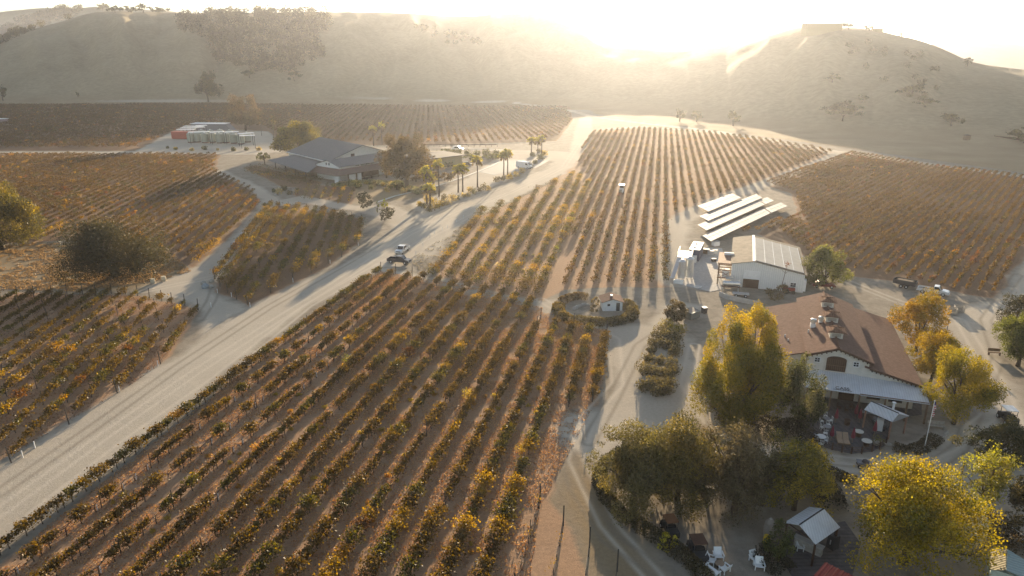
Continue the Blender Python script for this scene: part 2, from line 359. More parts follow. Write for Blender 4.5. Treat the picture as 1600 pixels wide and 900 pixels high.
def ground_material():
    m = bpy.data.materials.new('earth_gravel_and_dry_grass'); m.use_nodes = True; N, Lk = nt(m); N.clear()
    out = N.new('ShaderNodeOutputMaterial'); b = N.new('ShaderNodeBsdfPrincipled'); b.inputs['Roughness'].default_value = 1; b.inputs['Specular IOR Level'].default_value = .06; Lk.new(b.outputs[0], out.inputs[0])
    tc = N.new('ShaderNodeTexCoord')
    def noise(sc, det=5, ro=.6, st=None):
        n = N.new('ShaderNodeTexNoise'); n.inputs['Scale'].default_value = sc; n.inputs['Detail'].default_value = det; n.inputs['Roughness'].default_value = ro
        if st:
            mp = N.new('ShaderNodeMapping'); mp.inputs['Scale'].default_value = st; Lk.new(tc.outputs['Object'], mp.inputs[0]); Lk.new(mp.outputs[0], n.inputs['Vector'])
        else: Lk.new(tc.outputs['Object'], n.inputs['Vector'])
        return n.outputs[0]
    def ramp(f, a, c, lo=.35, hi=.65):
        r = N.new('ShaderNodeValToRGB'); r.color_ramp.elements[0].position = lo; r.color_ramp.elements[1].position = hi
        r.color_ramp.elements[0].color = (*a, 1); r.color_ramp.elements[1].color = (*c, 1); Lk.new(f, r.inputs[0]); return r.outputs[0]
    def mix(f, a, c):
        x = N.new('ShaderNodeMix'); x.data_type = 'RGBA'; 
        if isinstance(f, float): x.inputs[0].default_value = f
        else: Lk.new(f, x.inputs[0])
        Lk.new(a, x.inputs[6]); Lk.new(c, x.inputs[7]); return x.outputs[2]
    def math_(op, a, c, cl=False):
        x = N.new('ShaderNodeMath'); x.operation = op; x.use_clamp = cl
        for i, v in enumerate((a, c)):
            if isinstance(v, (int, float)): x.inputs[i].default_value = v
            else: Lk.new(v, x.inputs[i])
        return x.outputs[0]
    def edge(mask, ns, k=4.0, amp=.5):    # break a soft mask up with noise
        t = math_('ADD', mask, math_('MULTIPLY', math_('SUBTRACT', ns, .5), amp)); return math_('ADD', math_('MULTIPLY', math_('SUBTRACT', t, .5), k), .5, True)
    aa = N.new('ShaderNodeAttribute'); aa.attribute_name = 'ma'; sa = N.new('ShaderNodeSeparateColor'); Lk.new(aa.outputs['Color'], sa.inputs[0])
    ab = N.new('ShaderNodeAttribute'); ab.attribute_name = 'mb'; sb = N.new('ShaderNodeSeparateColor'); Lk.new(ab.outputs['Color'], sb.inputs[0])
    nf = noise(2.2, 8, .75); nm = noise(.22, 6, .65); nl = noise(.035, 4); nc = noise(9, 4, .8)
    base = mix(nf, ramp(nm, (.15, .125, .095), (.36, .31, .24), .3, .7), ramp(noise(.7, 6, .7), (.2, .165, .125), (.42, .365, .29), .3, .7))
    dry = mix(nm, ramp(nf, (.2, .14, .08), (.37, .275, .165), .3, .7), ramp(nl, (.25, .185, .11), (.38, .3, .185)))
    road = mix(nm, ramp(nf, (.34, .29, .225), (.58, .51, .41), .25, .75), ramp(nl, (.42, .36, .285), (.56, .49, .39)))
    soil = mix(math_('MULTIPLY', nm, .9), ramp(nf, (.25, .165, .11), (.54, .36, .23), .3, .7), ramp(nc, (.28, .175, .11), (.62, .37, .2), .35, .68))
    sm = N.new('ShaderNodeVectorMath'); sm.operation = 'SCALE'; Lk.new(soil, sm.inputs[0])
    mr_ = N.new('ShaderNodeMapRange'); mr_.inputs[3].default_value = .55; mr_.inputs[4].default_value = 1; Lk.new(aa.outputs['Alpha'], mr_.inputs[0]); Lk.new(mr_.outputs[0], sm.inputs['Scale']); soil = sm.outputs[0]   # darker earth in the back blocks
    c = mix(edge(sa.outputs[2], nm, 2.0, .8), base, dry)
    c = mix(edge(sa.outputs[1], nf, 3.0, .7), c, soil)
    c = mix(edge(sa.outputs[0], nm, 1.6, .6), c, road)
    lt = N.new('ShaderNodeRGB'); lt.outputs[0].default_value = (.6, .53, .43, 1); dk = N.new('ShaderNodeRGB'); dk.outputs[0].default_value = (.22, .185, .14, 1)
    c = mix(math_('MULTIPLY', sb.outputs[0], .7), c, lt.outputs[0]); c = mix(math_('MULTIPLY', sb.outputs[1], .6), c, dk.outputs[0])
    # cattle terraces and scrub tint on the hills
    hn = noise(.012, 5, .6); st = noise(.05, 4, .6, (1, 1, 9))
    hillc = mix(st, ramp(hn, (.23, .18, .11), (.34, .27, .17)), ramp(nm, (.2, .165, .1), (.36, .29, .18)))
    c = mix(sb.outputs[2], c, hillc)
    Lk.new(c, b.inputs[0])
    bp = N.new('ShaderNodeBump'); bp.inputs['Strength'].default_value = .55; bp.inputs['Distance'].default_value = .12
    h = math_('ADD', math_('MULTIPLY', nf, .8), math_('ADD', math_('MULTIPLY', nm, 1.2), math_('MULTIPLY', nc, .3))); Lk.new(h, bp.inputs['Height']); Lk.new(bp.outputs[0], b.inputs['Normal'])
    return m
GROUND = ground_material()
make_ground()

# ---------------------------------------------------------------- daylight
SUN_EL, SUN_AZ = 7.4, 9.3
sd = Vector((math.sin(R(SUN_AZ))*math.cos(R(SUN_EL)), math.cos(R(SUN_AZ))*math.cos(R(SUN_EL)), math.sin(R(SUN_EL))))
w = bpy.data.worlds.new('World'); scene.world = w; w.use_nodes = True; N, Lk = w.node_tree.nodes, w.node_tree.links; N.clear()
sky = N.new('ShaderNodeTexSky'); sky.sky_type = 'NISHITA'; sky.sun_disc = False; sky.sun_elevation = R(SUN_EL); sky.sun_rotation = R(SUN_AZ)
sky.altitude = 250; sky.air_density = 1.2; sky.dust_density = .6; sky.ozone_density = 3.0
bg = N.new('ShaderNodeBackground'); bg.inputs[1].default_value = .09; wo = N.new('ShaderNodeOutputWorld')
hsw = N.new('ShaderNodeHueSaturation'); hsw.inputs['Saturation'].default_value = .6; Lk.new(sky.outputs[0], hsw.inputs['Color']); Lk.new(hsw.outputs[0], bg.inputs[0]); Lk.new(bg.outputs[0], wo.inputs[0])
sl = bpy.data.lights.new('sun', 'SUN'); sl.energy = 5.0; sl.angle = R(.55); sl.color = (1, .79, .53)
so_ = bpy.data.objects.new('sun', sl); C.objects.link(so_); so_.rotation_euler = (-sd).to_track_quat('-Z', 'Y').to_euler(); so_.location = (0, 0, 300)
# the evening haze: one closed box round everything
hb = MB(); hb.box((0, 1900, 69.0), (9400, 4700, 142)); hz_o = hb.build('haze', None)
hm = bpy.data.materials.new('evening_haze'); hm.use_nodes = True; N, Lk = nt(hm); N.clear(); out = N.new('ShaderNodeOutputMaterial')
pv = N.new('ShaderNodeVolumePrincipled'); pv.inputs['Density'].default_value = .0001; pv.inputs['Color'].default_value = (.88, .91, 1, 1); pv.inputs['Anisotropy'].default_value = .66
Lk.new(pv.outputs[0], out.inputs['Volume']); hz_o.data.materials.append(hm); tag(hz_o, kind='stuff')
vs = scene.view_settings; vs.view_transform = 'Standard'; vs.look = 'None'; vs.gamma = 1; vs.use_curve_mapping = False; vs.exposure = 1.7
cy = scene.cycles; cy.max_bounces = 5; cy.diffuse_bounces = 2; cy.glossy_bounces = 2; cy.transmission_bounces = 4; cy.volume_bounces = 0; cy.transparent_max_bounces = 4
cy.caustics_reflective = False; cy.caustics_refractive = False; cy.sample_clamp_indirect = 4; cy.use_adaptive_sampling = True; cy.adaptive_threshold = .02
# ---------------------------------------------------------------- vineyards
PAL = {'olive': (.125,.08,.02), 'green': (.1,.082,.018), 'gold': (.36,.22,.03), 'amber': (.36,.19,.022), 'rust': (.2,.09,.028), 'brown': (.13,.07,.03), 'lime': (.3,.3,.04)}
PK = list(PAL); PV = np.array([PAL[k] for k in PK])
POST = mat('weathered_grey_post', (.085,.07,.055), .9, var=.3)
TUBE = mat('white_grow_tube', (.8,.8,.78), .6)
def one_mesh(mb, name, m):
    o = mb.build(name, m); me = o.data; bpy.data.objects.remove(o); return me
post_me = one_mesh(MB().tube((0,0,0), (0,0,2.15), .055, .05, 6), 'post', POST)
endpost_me = one_mesh(MB().tube((0,0,0), (-.28,0,2.3), .075, .07, 6).tube((-.2,0,1.9), (.95,0,.0), .012, .012, 4), 'end_post', POST)
trunk_mes = []
for k in range(3):
    t = MB(); a = random.uniform(-.12, .12); t.path([(0,0,0), (a,.03,.45), (0,-.02,.95)], [.07,.05,.045], 5)
    t.path([(0,-.02,.93), (.5,.02,1.03), (.92,0,1.02)], [.04,.03,.02], 4); t.path([(0,-.02,.93), (-.45,-.02,1.04), (-.92,0,1.0)], [.04,.03,.02], 4)
    trunk_mes.append(one_mesh(t, 'trunk', BARK))
tube_me = one_mesh(MB().tube((0,0,0), (0,0,.75), .055, .055, 6), 'grow_tube', TUBE)
def inst(name, me, parent, loc, rz=0, sc=1.0):
    o = bpy.data.objects.new(name, me); C.objects.link(o); o.parent = parent; o.location = loc; o.rotation_euler = (0, 0, rz); o.scale = (sc,)*3; return o

def vine_row(a, b, per, leaf, mixp, label, group, detail, seed, sp=1.9, gap=.06, h=1.75, wid=.42, tubes=0, thr=0, colour=None):
    """a, b: ends in plan; per: leaves per vine; mixp: weights over PK; detail 2 posts+trunks, 1 posts, 0 foliage only"""
    a = Vector((a[0], a[1], 0)); b = Vector((b[0], b[1], 0)); d = b-a; L = d.length
    if L < 2: return
    rz = math.atan2(d.y, d.x); n = max(1, int(L/sp)); r2 = np.random.default_rng(seed)
    xs = (np.arange(n)+.5)*L/n; wx, wy = a.x+d.x*xs/L, a.y+d.y*xs/L
    vig = np.clip(.85+.9*(fbm(wx/14, wy/14, 3, 41)-.5)+r2.normal(0, .16, n), .45, 1.3)
    alive = (r2.random(n) > gap*(1+2.0*(fbm(wx/20, wy/20, 2, 77) > .58)))
    tone = fbm(xs/9+seed*3.7, wy*0+seed*1.3, 3, 61)*.5+fbm(wx/17, wy/17, 3, 61)*.35+r2.random(n)*.3-.08
    w = np.cumsum(mixp)/np.sum(mixp); ci = np.searchsorted(w, np.clip((tone-.22)/.62, 0, .999))
    vc = PV[np.clip(ci, 0, len(PK)-1)]*r2.uniform(.8, 1.2, (n, 1))
    k = np.where(alive, np.maximum(2, (per*vig).astype(int)), 0); idx = np.repeat(np.arange(n), k); m = len(idx)
    v = vig[idx]; t = r2.normal(0, 1, (m, 3))
    px = xs[idx]+np.clip(t[:, 0]*.55, -1.25, 1.25)*(sp/1.9); rr = r2.random(m)
    cz = .95+(h-.9)*v*rr**.85; droop = r2.random(m) < .16; cz = np.where(droop, cz-.45*r2.random(m), cz)
    pyy = t[:, 1]*wid*(.55+.5*(1-abs(rr-.45)))*v
    cen = np.stack([px, pyy, np.maximum(cz, .25)], 1)
    col = vc[idx]*r2.uniform(.6, 1.4, (m, 1)); j = r2.random(m) < .035
    col[j] = PV[2]*r2.uniform(.6, 1.2, (j.sum(), 1))
    if colour is not None: col = col*np.array(colour)
    sz = leaf*r2.uniform(.65, 1.35, m)
    if detail == 0:
        # far off: woody stems drawn as a thin curtain of small brown blades inside the same plant
        root = thing('vine_row', label, 'vine row', a, rz, group); leafmesh('foliage', cen, sz, col, LEAF, root); return root
    root = thing('vine_row', label, 'vine row', a, rz, group)
    leafmesh('foliage', cen, sz, col, LEAF, root)
    e0 = inst('end_post', endpost_me, root, (0, 0, 0)); e1 = inst('end_post', endpost_me, root, (L, 0, 0), math.pi)
    for x in np.arange(7.6, L-3, 7.6): inst('post', post_me, root, (float(x), random.uniform(-.04, .04), 0), 0, random.uniform(.9, 1.05))
    if detail == 2:
        for i in range(min(n, 95)):
            inst('trunk', trunk_mes[i % 3], root, (float(xs[i]), 0, 0), 0, random.uniform(.85, 1.1))
            if not alive[i] and tubes and r2.random() < tubes: inst('grow_tube', tube_me, root, (float(xs[i])+.3, .1, 0))
    wi = MB().tube((0, 0, .5), (L, 0, .5), .018, .018, 4); wi.tube((0, 0, 1.15), (L, 0, 1.15), .01, .01, 4); wi.build('drip_line', DARK, root)
    return root
def P2(px, py): g = G(px, py); return (g.x, g.y)

def vp_rows(V, slopes, top, bot, **kw):
    """rows meet at V in the photo; each is cut to lie between two boundary polylines (functions x->y in pixels)"""
    pass
def clip_row(V, s, poly):
    """pixel line x = V.x - s*(y-V.y) clipped to a pixel polygon -> list of (y0,y1) spans"""
    ys = []
    n = len(poly)
    for i in range(n):
        x0, y0 = poly[i]; x1, y1 = poly[(i+1) % n]
        f0 = x0-(V[0]-s*(y0-V[1])); f1 = x1-(V[0]-s*(y1-V[1]))
        if (f0 > 0) != (f1 > 0): t = f0/(f0-f1); ys.append(y0+t*(y1-y0))
    ys.sort(); return [(ys[i], ys[i+1]) for i in range(0, len(ys)-1, 2)]
def block(V, s0, s1, ds, poly, **kw):
    k = 0; s = s0; fld = kw.pop('field'); cnt = kw.pop('count'); sd_ = kw.pop('seed0')
    while (s <= s1) if ds > 0 else (s >= s1):
        for (y0, y1) in clip_row(V, s, poly):
            if y1-y0 < 1.2: continue
            xa, xb = V[0]-s*(y1-V[1]), V[0]-s*(y0-V[1])
            vine_row(P2(xa, y1), P2(xb, y0), label='vine row in %s, %s %s' % (fld, ordn(k), cnt), seed=sd_+k, **kw); k += 1
        s += ds
    return k

# the large near block: sixteen rows, end points read off the photograph
VN = (1030, 128)
tops = [(595,425),(618,428),(644,432),(664,436),(689,441),(711,447),(734,450),(759,456),(787,461),(807,467),(831,473),(845,500),(870,507),(897,509),(922,516),(948,521)]
mix_near = [.55,.16,.14,.04,.04,.07,0]
xb900 = [-42,25,88,155,222,288,347]+[406+59*i for i in range(7)]
for k, (tx, ty) in enumerate(tops):
    s = (VN[0]-tx)/(ty-VN[1]); yb = 975 if k < 14 else (636 if k == 14 else 628)
    xb = VN[0]-s*(yb-VN[1])
    if k < 14: xb = xb900[k]+(xb900[k]-tx)*(60/(900-ty)); yb = 960
    vine_row(P2(xb, yb), P2(tx, ty), 440, .24, mix_near, 'vine row on grey posts in the big near block, %s from the wide road' % ordn(k), 'vine rows of the big near block', 2, 100+k,
             gap=.16 if 0 < k < 5 else .05, tubes=.8 if k < 5 else .1, wid=.36 if 0 < k < 5 else .46, h=1.7)
for k, (x0, y0, x1, y1) in enumerate([(843.7,786,805,925),(880,822,858,935),(921,856,909,945),(964,893,957,950)]):
    vine_row(P2(x1, y1), P2(x0, y0), 26, .17, [.3,.1,.2,.2,.1,.1,0], 'thin half bare vine row beside the curving track, %s from the left' % ordn(k), 'thin vine rows by the track', 2, 160+k, gap=.35, h=1.45, wid=.22)
# block left of the wide road
lt = [(310,485),(289,478),(269,475),(253,471),(234,468),(215,463),(196,460),(174,459),(150,463),(129,460),(105,461),(81,463),(53,464),(27,464),(0,463),(-28,463),(-56,462)]
for k, (tx, ty) in enumerate(lt):
    s = .70+.078*k
    y = ty
    while y < 790:
        x = tx-s*(y-ty)
        if y >= 566+.66*(255-x) or x < -95: break
        y += 2
    if y-ty < 8: continue
    vine_row(P2(x, y), P2(tx, ty), 230, .25, [.6,.16,.08,.06,.04,.06,0], 'gold and olive vine row below the round oak, %s from the road corner' % ordn(k), 'vine rows left of the pale road', 1, 200+k, h=1.65, wid=.4, gap=.05)
# small block between the roads
mt = [(565,346,558,383),(550,343,534,402),(536,339,513,412),(523,337,486,427),(508,331,458,438),(494,330,423,458),(480,330,387,476),(467,326,370,468),(451,326,356,458),(437,323,344,448),(425,322,336,436),(418,332,345,424)]
for k, (x0, y0, x1, y1) in enumerate(mt):
    vine_row(P2(x1, y1), P2(x0, y0), 150, .29, [.56,.16,.1,.07,.04,.06,0], 'vine row in the wedge block between gravel lanes, %s from its right end' % ordn(k), 'vine rows between the gravel lanes', 1, 240+k, h=2.0, wid=.6, gap=.06)
for k, (x0, y0, x1, y1) in enumerate([(466,299,462,313),(484,293,475,315),(500,292,486,317),(514,290,501,318),(526,295,512,320),(538,298,528,323),(553,301,544,320)]):
    vine_row(P2(x1, y1), P2(x0, y0), 30, .32, [.4,.2,.2,.1,.06,.06,0], 'short green vine row in front of the grey roofed winery, %s from the left' % ordn(k), 'short vine rows below the winery', 0, 260+k, h=1.9, wid=.5)
for k, (x0, y0, x1, y1) in enumerate([(402,262,503,284),(392,264,500,288),(384,267,490,291),(386,272,470,292)]):
    vine_row(P2(x0, y0), P2(x1, y1), 40, .36, [.5,.3,.1,.1,.05,.05,0], 'dense olive vine row beside the open carport, %s from the carport' % ordn(k), 'dense vine rows beside the carport', 0, 270+k, h=2.1, wid=.9)
# middle block
mm = [(757,331,674,437),(784,321,700,441),(812,313,721,446),(841,299,742,451),(869,285,767,455),(896,272,789,458),(908,276,814,465),(920,286,835,469)]
for k, (x0, y0, x1, y1) in enumerate(mm):
    vine_row(P2(x1, y1), P2(x0, y0), 130, .29, [.34,.3,.24,.05,.02,.03,.1], 'green gold vine row beyond the track above the near block, %s from the wide road' % ordn(k), 'vine rows beyond the near track', 0, 280+k, h=2.1, wid=.68, gap=.01)
# centre block running to the foot of the hill
cb = [(900,250),(925,207),(1000,202),(1100,207),(1200,220),(1303,238),(1190,284),(1105,314),(1050,338),(1046,446),(866,452),(925,292)]
block((1040,60), .75, -1.6, -.0575, cb, field='the centre block below the hill', count='from the wide road', seed0=300, per=62, leaf=.36, colour=(.85,.78,.85), mixp=[.5,.26,.07,.02,.05,.1,.0], group='vine rows of the centre block', detail=0, h=2.0, wid=.5, gap=.0)
# right hand block behind the warehouse
rb = [(1195,288),(1328,239),(1450,260),(1620,280),(1700,290),(1640,345),(1598,392),(1555,464),(1480,455),(1400,437),(1330,424),(1300,425),(1262,398),(1215,362),(1125,370),(1185,360),(1250,334),(1243,303)]
block((1760,85), .56, 3.5, .058, rb, field='the right block behind the warehouse', count='from its right lane', seed0=400, per=62, leaf=.36, colour=(.85,.78,.85), mixp=[.6,.14,.0,.02,.04,.2,0], group='vine rows of the right block', detail=0, h=1.8, wid=.36, gap=.02)
# large left block above the round oak
lb = [(-60,243),(340,243),(334,268),(396,298),(404,320),(345,384),(303,414),(272,396),(100,372),(60,377),(-60,382)]
block((650,88), 1.06, 4.6, .064, lb, field='the wide left block above the round oak', count='from the lane corner', seed0=500, per=62, leaf=.36, colour=(.85,.78,.85), mixp=[.6,.14,.03,.03,.06,.14,0], group='vine rows of the wide left block', detail=0, h=1.8, wid=.38, gap=.02)
# back block under the hill
bb = [(-60,165),(330,163),(420,164),(885,168),(893,190),(868,218),(700,225),(640,225),(520,222),(440,212),(410,198),(300,194),(235,222),(210,232),(-60,233)]
block((670,86), -2.9, 9.6, .083, bb, field='the far block under the bare hill', count='from its right end', seed0=600, per=26, leaf=.6, colour=(.85,.75,.85), mixp=[.6,.14,.0,.02,.04,.2,0], group='vine rows of the far block', detail=0, h=1.9, wid=.5, sp=2.6)
# bright orange vines at the lane end and by the left tree
for k, (x0, y0, x1, y1) in enumerate([(345,383,302,416),(338,383,300,405),(100,352,62,375),(118,350,75,368)]):
    vine_row(P2(x1, y1), P2(x0, y0), 60, .26, [0,0,.5,.5,0,0,0], ['bright orange vine row ending at the lane corner', 'short orange vine row just inside the lane corner', 'orange vine row between the edge tree and the round oak', 'second orange vine row left of the round oak'][k], 'bright orange vine rows', 0, 290+k, h=2, wid=.6)

# fallen leaves and dry tufts between the near rows
def scatter(name, poly, n, lo, hi, cols, kindlabel, size, zsp=.03, clump=None, th=.0):
    P = wpoly(poly); x0, y0 = P.min(0); x1, y1 = P.max(0); r2 = np.random.default_rng(len(name)*7+n)
    X = r2.uniform(x0, x1, n*3); Y = r2.uniform(y0, y1, n*3)
    keep = inside(X, Y, P); X, Y = X[keep][:n], Y[keep][:n]
    if th: k2 = fbm(X/1.7, Y/1.7, 3, 51)+.5*fbm(X/9, Y/9, 2, 52) > th; X, Y = X[k2], Y[k2]
    m = len(X); col = np.array(cols)[r2.integers(0, len(cols), m)]*r2.uniform(.6, 1.3, (m, 1))
    o = leafmesh(name, np.stack([X, Y, r2.uniform(.01, zsp, m)], 1), r2.uniform(*size, m), col, DRYLEAF, up=.0)
    return tag(o, kind='stuff')
scatter('fallen_leaves', SOILS[0][:9]+[(845,790),(835,860),(820,960)], 240000, 0, 0, [(.52,.27,.1),(.6,.36,.16),(.44,.2,.08),(.62,.42,.2),(.3,.15,.06)], '', (.07,.18), .1, th=.6)
scatter('fallen_vine_leaves', SOILS[1], 40000, 0, 0, [(.3,.15,.06),(.36,.2,.09),(.2,.1,.05)], '', (.1,.2), .07, th=.7)
# yellow tufts of weeds
def tuft(px, py, r, h, cols, label, name='weed_tuft', cat='weed', group=None, n=None, leaf=None):
    g = G(px, py); sc = S(py); r2 = np.random.default_rng(int(px*13+py)); n = n or int(120+260*r*r); leaf = leaf or max(.13, 1.9/sc)
    t = r2.normal(size=(n, 3)); t /= np.linalg.norm(t, axis=1)[:, None]; rad = r2.random(n)**.4
    c = t*rad[:, None]*np.array([r, r, h*.55])*(1+.3*np.sin(3*np.arctan2(t[:, 1], t[:, 0])+px))[:, None]; c[:, 2] = np.abs(c[:, 2]+h*.45)
    col = np.array(cols)[r2.integers(0, len(cols), n)]*r2.uniform(.6, 1.35, (n, 1))
    o = leafmesh(name, c, leaf*r2.uniform(.6, 1.3, n), col, LEAF, up=-.3); o.location = g
    return tag(o, label, cat, group)
YT = [(.5,.36,.06),(.45,.3,.05),(.34,.26,.06),(.55,.42,.12)]
OT = [(.5,.26,.05),(.42,.2,.04),(.36,.24,.08)]
tuft(734,622,1.1,1.5,YT,'big bright yellow weed between the near vine rows','yellow_weed'); tuft(402,703,.8,.9,OT,'round orange tumbleweed on the soil in the near left rows','orange_weed')
tuft(816,706,.8,1.1,YT,'yellow weed beside the seventh row from the right','yellow_weed'); tuft(547,570,1.3,1.6,[(.2,.22,.03),(.36,.3,.04)],'overgrown green vine shoot sprawling between near rows','green_weed')
r3 = random.Random(5)
for k in range(95):
    px, py = r3.uniform(150, 900), r3.uniform(600, 905)
    s = (VN[0]-px)/(py-VN[1])
    if s > 1.35 or s < .31 or px < 0: continue
    tuft(px, py, r3.uniform(.22, .5), r3.uniform(.25, .6), YT if r3.random() < .65 else OT, 'small yellow or orange weed tuft on the soil between near vine rows', group='weed tufts between the near vine rows')
for k in range(26):
    px, py = r3.uniform(770, 880), r3.uniform(325, 425)
    tuft(px, py, r3.uniform(.4, .8), r3.uniform(.3, .7), [(.6,.5,.3),(.5,.4,.2)], 'pale dry weed clump among the green gold vine rows', group='pale weeds in the middle block', n=60)

scatter('dry_grass', [(0,385),(60,378),(270,395),(300,425),(240,440),(120,456),(0,452)], 26000, 0, 0, [(.42,.28,.14),(.34,.22,.11)], '', (.15,.4), .16, th=.66)
scatter('roadside_grass', [(640,405),(668,440),(740,345),(870,282),(880,270),(790,318),(735,345)], 16000, 0, 0, [(.3,.26,.17),(.24,.2,.13)], '', (.15,.35), .14, th=.62)
# ---------------------------------------------------------------- trees
def crown_cloud(rx, ry, hgt, z0, ncl, leaf, cols, r2, dens=1.0, kind='round', lean=0):
    """leaf positions of a crown: clumps on an uneven shell, hollow-ish inside, gaps between"""
    cl = []; tries = 0; ncl = int(ncl*1.5)
    while len(cl) < ncl and tries < 4000:
        tries += 1
        v = r2.normal(size=3); v /= np.linalg.norm(v)
        if kind == 'round': s = r2.uniform(.55, .92)
        else: s = r2.uniform(.3, .95)
        p = v*s
        if p[2] < -.75: continue
        if kind in ('oak', 'round', 'willow'): p[:2] *= 1+.7*max(0, -p[2])
        if kind == 'dome': p[2] = -.72+1.6*abs(p[2])
        if kind == 'cone': p[:2] *= (1-.62*max(p[2], -.2))
        if kind == 'umbrella': p[2] = abs(p[2])*.8-.15+.1*r2.random(); 
        if kind == 'oak' and r2.random() < .5: p[2] = p[2]*.85-.05
        cl.append(p)
    cl = np.array(cl); rr = r2.uniform(.17, .36, len(cl))*(1.0 if kind != 'oak' else .85)
    area = sum(4*math.pi*(r*(rx+ry+hgt/2)/3)**2 for r in rr); n = int(min(60000, dens*1.25*area/(leaf*leaf)))
    w = rr**2/np.sum(rr**2); ci = r2.choice(len(cl), n, p=w)
    t = r2.normal(size=(n, 3)); t /= np.linalg.norm(t, axis=1)[:, None]; rad = r2.random(n)**(.4 if kind in ('oak', 'willow') else .27)
    P = cl[ci]+t*(rr[ci]*rad)[:, None]*r2.uniform(.8, 1.2, (n, 1))
    if kind == 'willow': P[:, 2] -= .16*r2.random(n)**2*(np.hypot(P[:, 0], P[:, 1]) > .5)
    xyz = P*np.array([rx, ry, hgt/2]); xyz[:, 2] += z0+hgt/2; xyz[:, 0] += lean*P[:, 2]
    keep = (xyz[:, 2] > z0*.55+.2) & (fbm(xyz[:, 0]/(.35*rx)+7, xyz[:, 1]/(.35*rx)+xyz[:, 2]/(.3*rx), 2, 3) > (.3 if kind == 'oak' or (kind == 'dome' and dens < 1.5) else .26 if kind == 'willow' else .22)); xyz = xyz[keep]; ci = ci[keep]
    cc = np.array(cols)[r2.integers(0, len(cols), len(cl))]*r2.uniform(.8, 1.2, (len(cl), 1))
    col = cc[ci]*r2.uniform(.62, 1.38, (len(xyz), 1)); j = r2.random(len(xyz)) < .2; col[j] = np.array(cols)[r2.integers(0, len(cols), j.sum())]
    return xyz, leaf*r2.uniform(.4, 1.6, len(xyz)), col, cl*np.array([rx, ry, hgt/2])+np.array([0, 0, z0+hgt/2])
def tree_at(g, w, h, label, cat, cols, seed, name='tree', kind='round', dens=1.0, ncl=26, z0=None, leaf=None, limbs=7, trunk=None, group=None, px=None, depth=None, tr=None, bark=None, lean=0):
    r2 = np.random.default_rng(seed); rn = random.Random(seed); px = px or 6
    leaf = leaf or max(.16, 1.9/px); z0 = h*.12 if z0 is None else z0*.6; ry = (depth or w)/2
    root = thing(name, label, cat, g, 0, group)
    xyz, sz, col, cl = crown_cloud(w/2, ry, h-z0, z0, ncl, leaf, cols, r2, dens, kind, lean)
    leafmesh('crown', xyz, sz, col, LEAF, root, up=.0)
    if trunk is not False:
        tb = MB(); tr = tr or max(.12, w*.03); top = Vector((rn.uniform(-.04, .04)*w, rn.uniform(-.04, .04)*w, z0+(h-z0)*.22))
        tb.path([(0, 0, -.15), (top.x*.4+.05*tr, top.y*.3, top.z*.5), top], [tr*1.35, tr*.95, tr*.75], 8)
        sel = [Vector(c) for c in cl]; rn.shuffle(sel)
        for c in sel[:limbs]:
            st = Vector((top.x*.7, top.y*.7, top.z*rn.uniform(.55, 1))); mid = st.lerp(c, .5)+Vector((rn.uniform(-.1, .1)*w*.5, rn.uniform(-.1, .1)*w*.5, (c.z-st.z)*.12))
            tb.path([st, mid, c], [tr*.55, tr*.34, tr*.12], 5)
            for q in range(2):
                e = c+Vector((rn.uniform(-1, 1), rn.uniform(-1, 1), rn.uniform(-.3, .8)))*w*.12; tb.tube(mid.lerp(c, rn.uniform(.3, .9)), e, tr*.2, tr*.05, 4)
        tb.build('trunk', bark or BARK, root, smooth=True)
    return root
def tree(px, pb, pt, wpx, label, cat, cols, name='tree', **kw):
    g = G(px, pb); sc = S(pb); ang = PITCH+math.atan((pb-450)/FPX)
    h = CAMH-g.y*math.tan(PITCH+math.atan((pt-450)/FPX))
    h = max(h, .5)
    w = 1.1*wpx/S(pb, h*.6)
    return tree_at(g, w, h, label, cat, cols, int(px*7+pb), name=name, px=sc, **kw)
YEL = [(.3,.22,.012),(.38,.27,.012),(.22,.19,.018),(.44,.3,.015),(.15,.14,.02)]
ORA = [(.36,.2,.02),(.3,.19,.02),(.42,.25,.025),(.22,.16,.02)]
GRN = [(.07,.085,.022),(.1,.11,.025),(.055,.07,.02),(.13,.13,.03)]
OAK = [(.06,.06,.022),(.085,.08,.028),(.045,.048,.018),(.11,.095,.03)]
DOAK = [(.04,.038,.018),(.055,.05,.022),(.03,.03,.014),(.075,.06,.022)]
TAN = [(.14,.11,.045),(.1,.085,.035),(.18,.13,.05),(.07,.065,.03)]
PAL_ = [(.2,.21,.05),(.14,.16,.04),(.26,.25,.06)]
# around the tasting barn
tree(1126, 640, 484, 80, 'tall yellow cottonwood whose crown is the left one of the touching pair beside the barn', 'tree', YEL, 'cottonwood_tree', ncl=24, depth=10, z0=1.2)
tree(1172, 640, 482, 80, 'tall yellow cottonwood nearest the left roof edge of the barn', 'tree', YEL, 'cottonwood_tree', ncl=24, depth=10, z0=1)
tree(1152, 662, 530, 152, 'broad yellow green tree in front of the two tall cottonwoods', 'tree', [(.22,.18,.015),(.16,.145,.018),(.28,.21,.015)], 'cottonwood_tree', ncl=34, depth=9, z0=.3)
tree(1246, 678, 560, 66, 'dark green round tree with pale tips in front of the barn left corner', 'tree', [(.075,.08,.025),(.055,.06,.02),(.1,.1,.03),(.2,.18,.08)], 'round_tree', ncl=30, z0=1)
tree(1431, 548, 459, 82, 'orange leaved tree behind the right corner of the barn roof', 'tree', ORA, 'orange_tree', ncl=28, z0=1.4)
tree(1452, 602, 517, 76, 'yellow orange tree touching the right roof edge of the barn', 'tree', [(.34,.22,.02),(.28,.2,.02),(.2,.16,.02)], 'orange_tree', ncl=26, z0=1.5)
